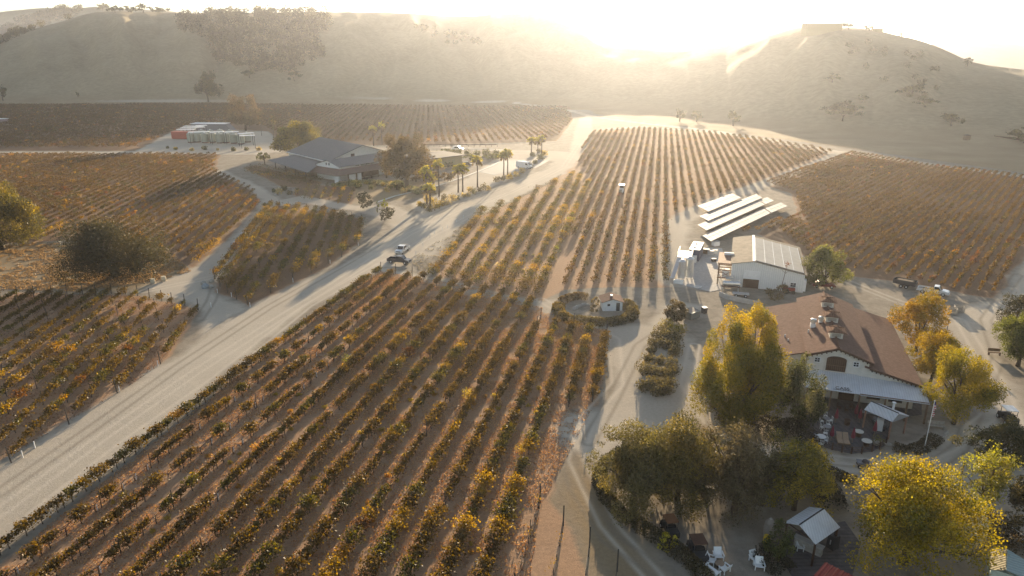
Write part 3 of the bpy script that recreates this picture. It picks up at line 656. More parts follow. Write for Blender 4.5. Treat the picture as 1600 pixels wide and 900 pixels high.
tree(1490, 662, 540, 98, 'golden tree standing at the right end of the pale awning', 'tree', [(.32,.24,.02),(.24,.2,.02),(.17,.15,.02),(.38,.27,.03)], 'golden_tree', ncl=30, z0=1.6)
tree(1590, 572, 484, 96, 'bushy green conifer at the right edge above the gravel drive', 'tree', [(.12,.13,.03),(.16,.16,.04),(.08,.09,.025)], 'conifer', kind='cone', ncl=30, z0=.4)
tree(1592, 530, 460, 66, 'small dark tree behind the bushy conifer at the right edge', 'tree', DOAK, 'dark_tree', ncl=20, z0=2)
tree(1552, 735, 650, 104, 'dark oak between the utility cart and the pale yellow tree', 'tree', OAK, 'oak_tree', kind='oak', ncl=30)
tree(1524, 805, 690, 96, 'slender pale yellow tree with an open crown on the drive', 'tree', [(.3,.28,.05),(.24,.23,.05),(.16,.15,.04),(.34,.28,.06)], 'pale_yellow_tree', kind='oak', dens=.5, ncl=34, z0=2.6, limbs=14, tr=.16)
tree(1606, 860, 728, 100, 'dark tree at the right edge above the small corrugated shed', 'tree', DOAK, 'dark_tree', kind='oak', ncl=30)
tree(1411, 880, 733, 205, 'huge bright yellow pepper tree beside the grey roofed pavilion', 'tree', [(.36,.27,.015),(.28,.22,.015),(.44,.32,.02),(.15,.135,.02)], 'pepper_tree', kind='willow', ncl=60, z0=.8, depth=11, leaf=.17, limbs=12)
tree(990, 782, 655, 150, 'broad grey green oak beside the curved hedge with an open crown', 'tree', [(.17,.145,.05),(.12,.105,.04),(.22,.17,.055),(.09,.08,.03)], 'oak_tree', kind='dome', dens=.75, ncl=46, z0=.3, limbs=18)
tree(1058, 780, 640, 140, 'tallest oak of the seating yard between the open oak and the sparse brown one', 'tree', [(.19,.15,.045),(.13,.11,.04),(.25,.19,.045),(.09,.08,.03)], 'oak_tree', kind='dome', dens=.75, ncl=46, z0=.3, limbs=18)
tree(1148, 800, 668, 150, 'sparse brown oak with bare lower limbs over the gravel seating yard', 'tree', [(.19,.145,.07),(.14,.11,.055),(.11,.09,.045)], 'oak_tree', kind='oak', dens=.5, ncl=44, z0=.4, limbs=26)
tree(1240, 796, 670, 124, 'oak with a yellow lit crown between the patio and the lower pavilion', 'tree', [(.32,.25,.03),(.2,.165,.035),(.12,.11,.03),(.38,.28,.04)], 'oak_tree', kind='oak', dens=.8, ncl=36, z0=.4, limbs=12)
tree(1190, 790, 700, 84, 'grey brown oak filling in between the sparse oak and the yellow lit one', 'tree', [(.14,.12,.055),(.1,.085,.04)], 'oak_tree', kind='oak', dens=.8, ncl=34, z0=.8)
tree(1100, 760, 672, 70, 'small tan oak filling the gap between the two larger oaks', 'tree', TAN, 'oak_tree', kind='oak', dens=.5, ncl=26, limbs=12)
tree(1216, 878, 812, 44, 'small green tree left of the lower grey pavilion', 'tree', GRN, 'small_tree', ncl=18, z0=1)
tree(1043, 858, 832, 28, 'little bright yellow bush at the end of the curved hedge', 'bush', [(.5,.42,.03),(.4,.34,.03)], 'yellow_bush', ncl=12, z0=.05, trunk=False)
tree(1057, 502, 468, 33, 'round clipped bush beside the grey dumpster', 'bush', [(.12,.09,.04),(.09,.075,.035)], 'round_bush', ncl=20, z0=.05, trunk=False, dens=1.6)
tree(1287, 446, 386, 66, 'wide green bush tree at the right wall of the warehouse', 'tree', [(.14,.14,.035),(.1,.1,.03),(.2,.19,.05)], 'bush_tree', ncl=28, z0=.3)
tree(1215, 470, 443, 34, 'small brown shrub in front of the warehouse', 'bush', [(.17,.12,.05),(.12,.09,.04)], 'brown_shrub', ncl=12, z0=.1, trunk=False, dens=.7)
# left side
tree(180, 432, 320, 190, 'big round dark oak alone on the tan clearing', 'tree', [(.045,.042,.018),(.06,.052,.022),(.08,.06,.02),(.035,.033,.015)], 'round_oak', kind='dome', ncl=64, z0=.1, depth=20, dens=2.0, leaf=.24, limbs=9)
tree(4, 390, 282, 130, 'yellow green oak cut by the left edge of the photo', 'tree', [(.2,.15,.03),(.13,.11,.03),(.08,.07,.025),(.26,.19,.04)], 'edge_oak', ncl=46, z0=.3, dens=1.6)
# the winery grove
tree(636, 294, 200, 96, 'tall spreading oak in front of the winery entrance', 'tree', [(.13,.09,.04),(.1,.075,.035),(.16,.11,.045)], 'oak_tree', kind='oak', ncl=44, z0=5, limbs=14)
tree(604, 278, 228, 44, 'lower oak hugging the right end of the winery roof', 'tree', [(.12,.09,.04),(.1,.075,.035)], 'oak_tree', kind='oak', ncl=22)
tree(470, 244, 187, 84, 'wide yellow green tree behind the big grey winery roof', 'tree', [(.17,.15,.035),(.13,.11,.035),(.2,.16,.035),(.08,.08,.03)], 'wide_tree', ncl=36, z0=1)
tree(384, 204, 147, 60, 'rusty brown tree behind the tank yard', 'tree', [(.16,.11,.055),(.12,.09,.045)], 'brown_tree', ncl=26)
tree(326, 160, 108, 62, 'dark spreading oak standing alone at the foot of the bare hill', 'tree', OAK, 'oak_tree', kind='oak', ncl=30, z0=4)
tree(428, 216, 172, 12, 'slender pale poplar beside the tank yard', 'tree', TAN, 'slim_tree', kind='cone', ncl=9, z0=4, dens=.6, limbs=4)
tree(409, 212, 178, 9, 'slim bare tree left of the pale poplar', 'tree', TAN, 'slim_tree', kind='cone', ncl=7, z0=4, dens=.3, limbs=4)
tree(571, 327, 300, 26, 'dark round shrub at the end of the short vine rows', 'bush', [(.1,.085,.04),(.075,.065,.03)], 'round_shrub', ncl=14, z0=.2, trunk=False)
tree(606, 347, 322, 24, 'dark round shrub on the corner of the winery drive', 'bush', [(.09,.08,.04),(.07,.06,.03)], 'round_shrub', ncl=14, z0=.1, trunk=False)
tree(600, 327, 310, 14, 'small yellow tree on the corner of the winery drive', 'tree', [(.4,.36,.06),(.3,.28,.06)], 'yellow_tree', ncl=9, z0=1)
tree(590, 332, 314, 8, 'thin grey sapling left of the small yellow tree', 'tree', PAL_, 'sapling', kind='cone', ncl=6, z0=.6, dens=.6)
# palms
def palm(px, pb, pt, label, seed, sc=1.0):
    g = G(px, pb); h = CAMH-g.y*math.tan(PITCH+math.atan((pt-450)/FPX)); r2 = np.random.default_rng(seed); root = thing('palm_tree', label, 'palm tree', g, 0, 'palms along the winery drive')
    MB().path([(0,0,0), (.1,.05,h*.5), (0,0,h*.86)], [.3,.22,.2], 7).build('trunk', BARK, root, smooth=True)
    cs, ss, cc = [], [], []
    for k in range(46):
        az = r2.uniform(0, 2*math.pi); el = r2.uniform(-.9, 1.25); L = r2.uniform(1.7, 2.4)*sc
        for t in np.linspace(.25, 1, 9):
            x = L*t*math.cos(el); z = L*t*math.sin(el)-.55*t*t*L*.5
            for q in range(2):
                cs.append((x*math.cos(az)+r2.normal(0, .12), x*math.sin(az)+r2.normal(0, .12), h*.86+z)); ss.append(r2.uniform(.45, .8))
                cc.append(np.array([(.55,.45,.1),(.4,.36,.08),(.26,.25,.06),(.6,.48,.12)][r2.integers(0, 4)] if el > -.3 else (.2,.15,.07))*r2.uniform(.8, 1.2))
    leafmesh('crown', np.array(cs), np.array(ss), np.array(cc), LEAF, root)
PL = [(667,319,258,'palm at the left end of the planted island'),(672,316,268,'second palm of the left cluster on the island'),(686,307,247,'tallest palm of the left cluster on the island'),(672,328,287,'shortest palm at the front of the left cluster'),
 (716,301,259,'left palm of the close pair on the planted island'),(723,300,256,'right palm of the close pair on the planted island'),(746,293,242,'single palm at the right tip of the planted island'),(787,278,236,'left palm of the pair by the white van'),(793,277,232,'right palm of the pair by the white van'),
 (830,243,214,'left palm of the hazy pair beyond the van'),(846,244,211,'right palm of the hazy pair beyond the van'),(840,240,216,'shorter palm inside the hazy pair beyond the van'),(584,228,196,'left palm behind the winery roof'),(597,226,190,'right taller palm behind the winery roof')]
for k, (a, b, c, l) in enumerate(PL): palm(a, b, c, l, 900+k)
# planted islands: low shrubs
r4 = random.Random(12)
SH = [([(.16,.13,.06),(.12,.1,.045)], 'brown'), ([(.5,.4,.2),(.42,.32,.14)], 'straw coloured'), ([(.11,.11,.05),(.15,.14,.06)], 'grey green'), ([(.36,.27,.08)], 'yellow brown')]
def shrubs(pts, where, rlo, rhi, group, cat='shrub', only=None, name='low_shrub'):
    for k, (px, py) in enumerate(pts):
        c, nm = SH[only if only is not None else r4.randrange(4)]; r = r4.uniform(rlo, rhi)
        tuft(px, py, r, r*1.5, c, 'low %s shrub %s, %s from its left end' % (nm, where, ordn(k)), name, cat, group, n=int(90+60*r*r), leaf=max(.2, 2/S(py)))
shrubs([(656,322),(663,325),(672,330),(683,326),(690,322),(699,320),(707,314),(715,312),(724,308),(732,307),(740,303),(749,299),(757,297),(764,297),(678,320),(694,313),(735,300),(668,316)], 'on the palm island', .9, 1.7, 'shrubs on the palm island')
shrubs([(776,284),(785,282),(796,280),(806,276),(816,270),(826,262),(836,256),(845,249),(850,243),(842,238),(832,244)], 'on the strip by the van', .9, 1.8, 'shrubs on the strip by the van')
shrubs([(560,292),(572,288),(585,290),(598,291),(612,294),(626,297),(640,298),(655,300),(548,288),(536,292),(660,296),(580,296),(605,300),(630,302)], 'in the bed before the winery', .9, 1.8, 'shrubs before the winery')
shrubs([(428,300),(436,303),(444,298),(413,322),(452,304),(300,236),(320,234),(340,235),(365,236),(385,235),(405,235),(275,234),(262,232)], 'beside the winery lane', .6, 1.4, 'shrubs beside the winery lane')
shrubs([(700,243),(715,243),(730,243),(745,244),(760,244),(775,243),(690,245)], 'in the line behind the parking', 1.6, 2.3, 'shrubs behind the parking', only=2)
for k, a in enumerate([(650,284,262,30,'brown round tree left of the annex window wall'),(678,288,266,26,'low brown tree in front of the annex'),(700,284,266,24,'low brown tree at the right front corner of the annex'),(620,296,280,24,'small green tree at the foot of the entrance oak'),(528,296,284,20,'small green tree in the bed before the porch'),(556,293,282,22,'round yellow green shrub tree in the bed before the porch'),(412,250,238,20,'green bush at the back corner of the carport'),(735,250,241,24,'round green bush behind the car park'),(770,249,240,26,'wide green bush behind the car park'),(700,262,252,20,'green bush at the annex wall')]):
    tree(a[0], a[1], a[2], a[3], a[4], 'tree', [[(.17,.12,.05),(.13,.09,.04)], [(.17,.16,.05),(.13,.13,.04)]][k > 2], 'garden_tree', ncl=14, z0=.2)
# clipped rows between the drives: the photo shows them row by row
MS = [(1042,512,1.3,3),(1035,521,1.4,0),(1052,522,1.5,3),(1063,520,1.2,3),(1026,530,1.2,0),(1040,532,1.5,0),(1056,533,1.4,0),(1020,541,1.2,2),(1034,543,1.2,0),(1047,545,1.2,2),(1056,548,1.3,0),(1018,552,.8,0),(1052,556,1.2,0),(1012,565,1,2),(1030,568,1,2),
 (1048,573,1.3,0),(1050,584,1.3,0),(1006,583,1.4,0),(1018,586,1.3,2),(1030,588,1.1,0),(1044,592,1.2,0),(1006,610,1.2,2),(1018,605,1.4,0),(1031,607,1.3,0),(1045,606,1.2,0),(1026,617,1.3,2),(1040,615,1.1,0)]
for k, (px, py, r, c) in enumerate(MS):
    cc, nm = SH[c]; tuft(px, py, r, r*1.35, [(.13,.11,.045),(.1,.085,.04),(.17,.13,.05)] if c != 3 else [(.3,.24,.05),(.22,.18,.05)], 'rounded %s shrub in the strip between the two drives, %s from its top' % (nm, ordn(k)), 'rounded_shrub', 'shrub', 'shrubs between the two drives', n=420, leaf=.27)
# hedges
def hedge(pts, w, h, label, cols, name='hedge', cat='hedge', n_per=90, leaf=.2, zc=True):
    P = [G(a, b) for a, b in pts]; r2 = np.random.default_rng(int(pts[0][0])); C_, Z_ = [], []
    for a, b in zip(P[:-1], P[1:]):
        L = (b-a).length; n = int(L*n_per); t = r2.random(n); d = (b-a)/L; nrm = Vector((-d.y, d.x, 0))
        ang = r2.random(n)*math.pi; rad = r2.random(n)**.3
        hh = h*(.8+.4*fbm((a.x+d.x*L*t)/1.5, (a.y+d.y*L*t)/1.5, 2, 4)); off = np.cos(ang)*rad*w/2
        x = a.x+d.x*L*t+nrm.x*off; y = a.y+d.y*L*t+nrm.y*off; z = np.sin(ang)**.7*rad*hh
        C_.append(np.stack([x, y, z+.05], 1))
    c = np.concatenate(C_); o0 = Vector((float(c[:, 0].mean()), float(c[:, 1].mean()), 0)); c = c-np.array([o0.x, o0.y, 0])
    col = np.array(cols)[r2.integers(0, len(cols), len(c))]*r2.uniform(.6, 1.35, (len(c), 1))
    o = leafmesh(name, c, leaf*r2.uniform(.6, 1.4, len(c)), col, LEAF); o.location = o0; return tag(o, label, cat)
hedge([(525,291),(555,286),(585,285),(615,290),(650,298),(668,303)], 7.0, .9, 'wide bed of pale green grasses and flowers before the winery porch', [(.24,.23,.1),(.3,.29,.16),(.17,.15,.07)], name='garden_bed', cat='garden bed', n_per=110, leaf=.5)
hedge([(958,722),(940,735),(934,755),(945,782),(970,808),(1003,830),(1040,855),(1075,880),(1105,915)], 1.6, 1.4, 'long curved dark hedge round the gravel seating yard', [(.07,.06,.025),(.1,.08,.03),(.05,.045,.02)], n_per=330)
hedge([(873,478),(872,488),(880,497),(892,502)], 2.6, 1.1, 'yellow brown clipped hedge at the left end of the hut oval', [(.2,.14,.04),(.15,.11,.035)], n_per=260, leaf=.26)
hedge([(892,503),(915,505),(945,508),(975,504),(988,494),(985,482),(975,476)], 2.8, 1.3, 'thick olive hedge curving below the little white hut', [(.12,.095,.035),(.09,.075,.03),(.16,.12,.04)], n_per=300, leaf=.26)
hedge([(878,474),(890,468),(903,466),(918,468)], 2.2, 1.2, 'brown hedge arc behind the pale stones left of the hut', [(.15,.1,.04),(.1,.075,.03)], n_per=240, leaf=.26)
tree(930, 478, 464, 14, 'round bush at the left wall of the little white hut', 'bush', [(.12,.095,.04),(.16,.12,.05)], 'round_bush', ncl=14, z0=.05, trunk=False)
tree(927, 488, 475, 12, 'smaller round bush below the first by the white hut', 'bush', [(.13,.1,.04)], 'round_bush', ncl=12, z0=.05, trunk=False)
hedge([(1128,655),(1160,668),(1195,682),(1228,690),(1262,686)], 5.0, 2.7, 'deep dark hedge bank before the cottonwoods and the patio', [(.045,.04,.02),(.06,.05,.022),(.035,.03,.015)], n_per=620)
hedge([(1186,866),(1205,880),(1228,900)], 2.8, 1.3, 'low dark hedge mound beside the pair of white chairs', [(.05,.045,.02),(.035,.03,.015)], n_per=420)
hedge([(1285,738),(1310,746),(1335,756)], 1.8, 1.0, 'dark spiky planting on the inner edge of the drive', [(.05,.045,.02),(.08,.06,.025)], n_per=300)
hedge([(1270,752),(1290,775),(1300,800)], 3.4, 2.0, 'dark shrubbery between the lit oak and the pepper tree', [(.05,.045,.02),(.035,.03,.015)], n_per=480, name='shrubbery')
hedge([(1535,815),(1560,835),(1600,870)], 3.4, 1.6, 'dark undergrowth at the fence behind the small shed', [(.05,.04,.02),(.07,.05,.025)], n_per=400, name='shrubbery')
hedge([(1395,700),(1420,708),(1445,700),(1462,685)], 2.2, .7, 'low dark planting behind the stone edging by the flagpole', [(.06,.05,.025),(.09,.07,.03)], n_per=260)
# ---------------------------------------------------------------- trees and scrub on the hills
def hill_tree(px, py, hpx, wpx, label, cols=OAK, name='hill_oak', group='oaks on the hills', cat='tree'):
    g = onhill(px, py)
    if g is None: return
    d = g.y*cp+(CAMH-g.z)*sp_; sc = FPX/d
    tree_at(g, wpx*1.2/sc, hpx*1.35/sc, label, cat, cols, int(px*3+py), name=name, kind='oak', ncl=14, px=sc, limbs=3, group=group, leaf=2.0/sc, tr=.4, dens=1.0)
HT = [(160,17,8,20,'skyline oak first from the left on the bare left hill'),(180,20,9,18,'skyline oak beside the first on the left hill'),(205,20,8,22,'wide skyline oak over the left hill gully'),(224,20,11,20,'tallest skyline oak of the left hill group'),(250,21,8,26,'low skyline oak at the right of the hill group'),
 (358,22,8,20,'skyline oak above the wooded slope, left one'),(404,21,9,14,'skyline oak above the middle of the wooded slope'),(425,20,6,12,'small skyline oak right of the middle'),(482,19,7,14,'skyline oak above the right of the wooded slope'),(536,18,8,14,'lone skyline oak at the end of the wooded slope'),(445,20,5,20,'low skyline scrub oak over the wooded slope'),
 (5,158,18,16,'dark oak at the left edge under the hill'),(122,152,6,5,'tiny lone tree low on the left hill'),
 (1326,46,9,22,'skyline oak right of the hilltop building'),(1358,48,6,16,'lower skyline oak beside the small hilltop hut'),(1408,58,5,7,'small skyline tree on the right ridge'),(1511,104,10,14,'oak on the falling end of the right ridge'),
 (1486,197,17,32,'round oak on the lower right slope'),(1145,197,18,18,'hazy tree at the hill road, right one'),(1088,190,14,14,'hazy tree at the hill road, middle one'),(1062,190,16,16,'hazy tree at the hill road, left one'),(1600,224,18,40,'oak at the right edge on the brown flat'),
 (1316,190,24,54,'wide scrub thicket low on the front hill'),(1348,160,9,16,'small scrub patch on the front hill'),(1445,168,14,30,'scrub oak in the shaded gully of the right hill'),(1425,150,16,36,'thicket higher in the shaded gully'),(1300,130,10,20,'faint scrub on the hazy front spur'),
 (460,127,14,24,'scrub oak below the wooded slope, right one'),(390,122,12,22,'scrub oak below the wooded slope, left one')]
for a in HT: hill_tree(*a)
def wood(poly, n, label_name, hpx=(7, 12), dens=2.2, cols=OAK, dry=0):
    xs = [p[0] for p in poly]; ys = [p[1] for p in poly]; r = random.Random(n); P = np.array(poly, float); cen, sz, col = [], [], []; made = 0
    tries = 0
    while made < n and tries < n*12:
        tries += 1
        px, py = r.uniform(min(xs), max(xs)), r.uniform(min(ys), max(ys))
        if not inside(np.array([px]), np.array([py]), P)[0]: continue
        g = onhill(px, py)
        if g is None: continue
        sc = FPX/(g.y*cp+(CAMH-g.z)*sp_); h = r.uniform(*hpx)/sc; w_ = h*r.uniform(.9, 1.5); made += 1
        m = 90; t = rng.normal(size=(m, 3)); t /= np.linalg.norm(t, axis=1)[:, None]; t *= (rng.random(m)**.3)[:, None]
        c = np.array([g.x, g.y, g.z+h*.5])+t*np.array([w_/2, w_/2, h*.5]); cen.append(c); sz.append(np.full(m, 2.4/sc)*rng.uniform(.6, 1.3, m))
        b = np.array(cols[r.randrange(len(cols))]); col.append(b*rng.uniform(.7, 1.35, (m, 1)))
    return tag(leafmesh(label_name, np.concatenate(cen), np.concatenate(sz), np.concatenate(col), LEAF), kind='stuff')
wood([(275,28),(330,22),(420,22),(510,22),(518,45),(500,70),(508,92),(480,98),(462,118),(430,112),(405,116),(380,108),(345,100),(325,78),(310,60),(280,50)], 480, 'woodland', hpx=(9, 15), cols=[(.03,.03,.014),(.05,.045,.02),(.07,.06,.025)])
wood([(-40,72),(0,52),(40,32),(90,18),(128,16),(110,30),(60,44),(20,62),(-40,90)], 170, 'woodland', cols=[(.1,.08,.03),(.07,.06,.025)])
wood([(1300,60),(1400,62),(1470,110),(1460,170),(1400,150),(1330,90)], 24, 'scrub', hpx=(6, 12), cols=[(.12,.1,.05)])
wood([(640,40),(700,45),(760,70),(700,70)], 26, 'scrub', hpx=(4, 7))
# ---------------------------------------------------------------- buildings
TILE = mat('brown_clay_tile', (.2,.125,.097), .95, var=.28, scale=2.2, stripes=(1, .33, .35), spec=.03)
TILE2 = mat('brown_clay_tile_cross', (.2,.115,.08), .95, var=.28, scale=2.2, stripes=(0, .33, .3), spec=.03)
METAL = mat('pale_corrugated_metal', (.66,.68,.7), .6, .1, var=.12, scale=.8, stripes=(0, .3, .15))
METALY = mat('pale_corrugated_metal_across', (.3,.25,.19), .9, .0, spec=.08, var=.25, scale=.8, stripes=(1, .3, .22))
SHINGLE = mat('grey_shingle', (.2,.2,.2), .95, var=.22, scale=2, stripes=(0, .5, .18), spec=.05)
SHINGLEB = mat('brown_shingle', (.17,.11,.09), .9, var=.22, scale=2, stripes=(0, .5, .18))
SIDING = mat('white_board_siding', (.74,.74,.71), .7, var=.08, stripes=(0, .4, .12))
PANEL = mat('pale_blue_solar_glass', (.3,.31,.32), .75, .0, var=.06, scale=.4, spec=.15)
FRAME = mat('aluminium_frame', (.6,.62,.64), .4, .7)
REDM = mat('red_corrugated_metal', (.32,.05,.035), .5, .2, var=.2, stripes=(0, .35, .3))
TEAL = mat('teal_grey_corrugated_metal', (.3,.38,.38), .5, .2, var=.15, stripes=(1, .3, .25))
CREAMM = mat('cream_corrugated_metal', (.3,.27,.19), .85, .0, spec=.05, var=.15, stripes=(1, .3, .3))
DECK = mat('dark_paving', (.11,.1,.1), .9, var=.3, scale=2, stripes=(0, .6, .2))
ADOBE = mat('ochre_plaster', (.42,.33,.18), .9, var=.15)
def root_at(name, label, cat, o, rdeg, group=None): return thing(name, label, cat, (o[0], o[1], 0), R(rdeg), group)
def window(root, x, z, y, w, h, nm='window', fr=WHITE, gl=GLASS, dy=-1, arch=False):
    f = MB(); t = .09
    for sx in (-1, 1): f.box((x+sx*(w/2+t/2), y+dy*.06, z), (t, .14, h+2*t))
    for sz in (-1, 1): f.box((x, y+dy*.06, z+sz*(h/2+t/2)), (w, .14, t))
    f.box((x, y+dy*.05, z), (.05, .08, h)); f.box((x, y+dy*.05, z), (w, .07, .05))
    fo = f.build(nm, fr, root); MB().box((x, y+dy*.015, z), (w, .03, h)).build('pane', gl, fo)
# --- the tasting barn
B = root_at('tasting_barn', 'big cream barn with brown tiled roofs, three roof cupolas and a pale front awning', 'barn', (44.9, 87.4), -18.6)
wb = MB()
wb.prism_y([(-3.7,0),(-3.7,6.25),(0,7.62),(4.1,6.12),(4.1,0)], 0, 24.0)
wb.prism_y([(4.11,0),(4.11,5.2),(10.2,3.72),(10.2,0)], .002, 25.2)
wb.prism_y([(-9.8,0),(-9.8,4.0),(-3.71,5.9),(-3.71,0)], 1.4, 22.6)
wb.build('wall', STUCCO, B)
q = lambda *a: [Vector(p) for p in a]
cr = MB()
cr.slab(q((-4.15,-.45,6.32),(0,-.45,7.88),(0,24.4,7.88),(-4.15,24.4,6.32)), .16).slab(q((0,-.45,7.88),(4.65,-.45,6.2),(4.65,24.4,6.2),(0,24.4,7.88)), .16)
cen_roof = cr.build('roof', TILE, B)
MB().tube((0,-.5,7.9), (0,24.45,7.9), .13, .13, 8).build('ridge_cap', TILE2, cen_roof)
MB().slab(q((3.6,-.4,5.6),(10.9,-.4,3.82),(10.9,25.6,3.82),(3.6,25.6,5.6)), .16).build('side_roof', TILE, B)
MB().slab(q((-3.6,1.1,6.2),(-10.4,1.1,4.08),(-10.4,23.2,4.08),(-3.6,23.2,6.2)), .16).build('side_roof', TILE, B)
fb = MB()
def barge(x0, z0, x1, z1, y):
    n = int(abs(x1-x0)/.55)
    a = math.atan2(z1-z0, x1-x0); L = math.hypot(x1-x0, z1-z0); fb.box(((x0+x1)/2, y, (z0+z1)/2-.2), (L, .1, .2), 0, ry=-a)
    for i in range(n):
        t = (i+.5)/n; fb.box((x0+(x1-x0)*t, y-.12, z0+(z1-z0)*t-.32), (.14, .3, .14))
barge(-4.1, 6.3, 0, 7.84, -.36); barge(0, 7.84, 4.6, 6.18, -.36); barge(4.2, 5.45, 10.8, 3.85, -.33)
fb.build('fascia', DARKWOOD, B)
# arched shutter door in the gable
pts = [(-1.25,4.25),(1.25,4.25),(1.25,6.0)]+[(1.25*math.cos(R(a)), 6.0+.45*math.sin(R(a))) for a in range(15, 180, 15)]+[(-1.25,6.0)]
dr_ = MB().prism_y(pts, -.09, -.02); lf = dr_.build('loft_door', DARKWOOD, B)
sl_ = MB()
for i in range(9): sl_.box((-1.05+i*.26, -.11, 5.15), (.03, .05, 1.75))
sl_.box((0,-.12,5.1), (2.5,.04,.08)); sl_.build('batten', WOOD, lf)
fr_ = MB(); pr = [(1.36*math.cos(R(a)), 5.98+.56*math.sin(R(a))) for a in range(0, 181, 15)]
for a, b in zip(pr[:-1], pr[1:]): fr_.tube((a[0],-.07,a[1]), (b[0],-.07,b[1]), .07, .07, 6)
fr_.box((-1.36,-.07,5.1), (.14,.14,1.8)).box((1.36,-.07,5.1), (.14,.14,1.8)).box((0,-.07,4.17), (2.9,.16,.14)); fr_.build('door_surround', STUCCO, lf)
window(B, -2.46, 5.62, 0, .62, .62); window(B, 2.48, 5.62, 0, .62, .62)
# cupolas
def cupola(y):
    c = MB().box((0, y, 8.15), (1.7, 1.7, .95)); o = c.build('cupola', STUCCO, B)
    MB().box((0, y, 8.86), (2.7, 2.5, .5), taper=(.08, .5)).build('cupola_roof', TILE2, o); l = MB()
    for s in (-1, 1):
        for i in range(3): l.box((0, y+s*.87, 7.98+i*.17), (1.2, .05, .06)); l.box((s*.87, y, 7.98+i*.17), (.05, 1.2, .06))
    l.build('louvre', DARKWOOD, o); MB().tube((-1.0, y, 9.12), (1.0, y, 9.12), .07, .07, 6).build('finial', TILE2, o)
for y in (17.9, 11, 4.5): cupola(y)
for x, y in ((-2.6, 9.5), (-1.4, 10.9)):
    v = MB().box((x, y, 7.15), (.7, .8, .6)); o = v.build('roof_fan', WHITE, B); MB().lathe((x, y, 7.4), [(.3,0),(.3,.35),(.46,.4),(.42,.75),(.1,.85)], 12).build('fan_hood', STAINLESS, o)
for a_, b_ in (((-3.3,7.6,6.5),(-3.3,7.6,7.1)), ((-6.4,8,5.2),(-6.4,8,5.75)), ((-6.0,6.4,5.3),(-6.0,6.4,5.7))): MB().tube(a_, b_, .1, .09, 8).build('vent_pipe', WHITE, B)
# awning
aw = MB().slab(q((-3.9,-.02,4.1),(2.86,-.02,4.1),(2.86,-4.05,3.1),(-3.9,-4.05,3.1)), .08); awo = aw.build('awning', METAL, B)
MB().slab(q((2.92,-.02,3.98),(11.1,-.02,3.62),(11.1,-4.0,3.0),(2.92,-4.0,2.96)), .08).build('awning', METAL, B)
cu = bpy.data.curves.new('cass', 'FONT'); cu.body = 'CASS'; cu.size = .78; cu.align_x = 'CENTER'; cu.extrude = .01
to = bpy.data.objects.new('lettering', cu); C.objects.link(to); bpy.context.view_layer.update()
dg = bpy.context.evaluated_depsgraph_get(); tm = bpy.data.meshes.new_from_object(to.evaluated_get(dg)); bpy.data.objects.remove(to)
LET = mat('dark_lettering', (.06,.055,.05), .7); lo = link('lettering', tm, LET, awo); lo.location = (.75, -3.62, 3.24); lo.rotation_euler = (math.atan2(1.0, 4.03), 0, 0)
MB().box((.75,-3.75,3.215), (2.3,.06,.02), rx=math.atan2(1.0, 4.03)).build('underline', LET, awo)
for x in (-3.6,-.6,2.9,6.0,8.6,10.9): MB().box((x,-3.85,1.48), (.2,.2,2.96)).build('post', WOOD, B)
MB().box((3.6,-3.85,3.0), (14.9,.14,.16)).build('beam', WOOD, B)
MB().box((1.9,-.05,1.25), (2.0,.1,2.5)).build('door', DARKWOOD, B)
for x in (-2.3, 5.3, 8.0): window(B, x, 1.5, 0, 1.5, 1.3, fr=DARKWOOD)
# --- patio
PB = lambda px, py: G(px, py)
def poly_slab(name, pts, z0, z1, m, **k):
    o0 = G(*pts[0]); mb = MB(); mb.prism_z([(G(*p).x-o0.x, G(*p).y-o0.y) for p in pts], z0, z1); o = mb.build(name, m); o.location = (o0.x, o0.y, 0); return tag(o, **k)
poly_slab('patio', [(1262,660),(1256,676),(1270,692),(1300,703),(1330,709),(1362,706),(1382,697),(1390,678),(1395,655),(1440,648),(1440,625),(1290,620),(1255,640)], .0, .06, DECK, kind='structure')
fpts = [(1258,676),(1270,692),(1285,698),(1300,703),(1315,707),(1330,709),(1346,709),(1362,706),(1374,702),(1384,694),(1388,680)]
fo = thing('patio_fence', 'low dark curved fence of posts and rails round the patio', 'fence', G(1330,709)); fl = G(1330,709)
rl = MB()
for a, b in zip(fpts[:-1], fpts[1:]):
    for z in (.35,.6,.85): rl.tube(G(*a)-fl+Vector((0,0,z)), G(*b)-fl+Vector((0,0,z)), .035, .035, 5)
rl.build('rail', DARKWOOD, fo)
for a in fpts: p = G(*a)-fl; MB().box((p.x, p.y, .5), (.14,.14,1.0)).build('post', DARKWOOD, fo)
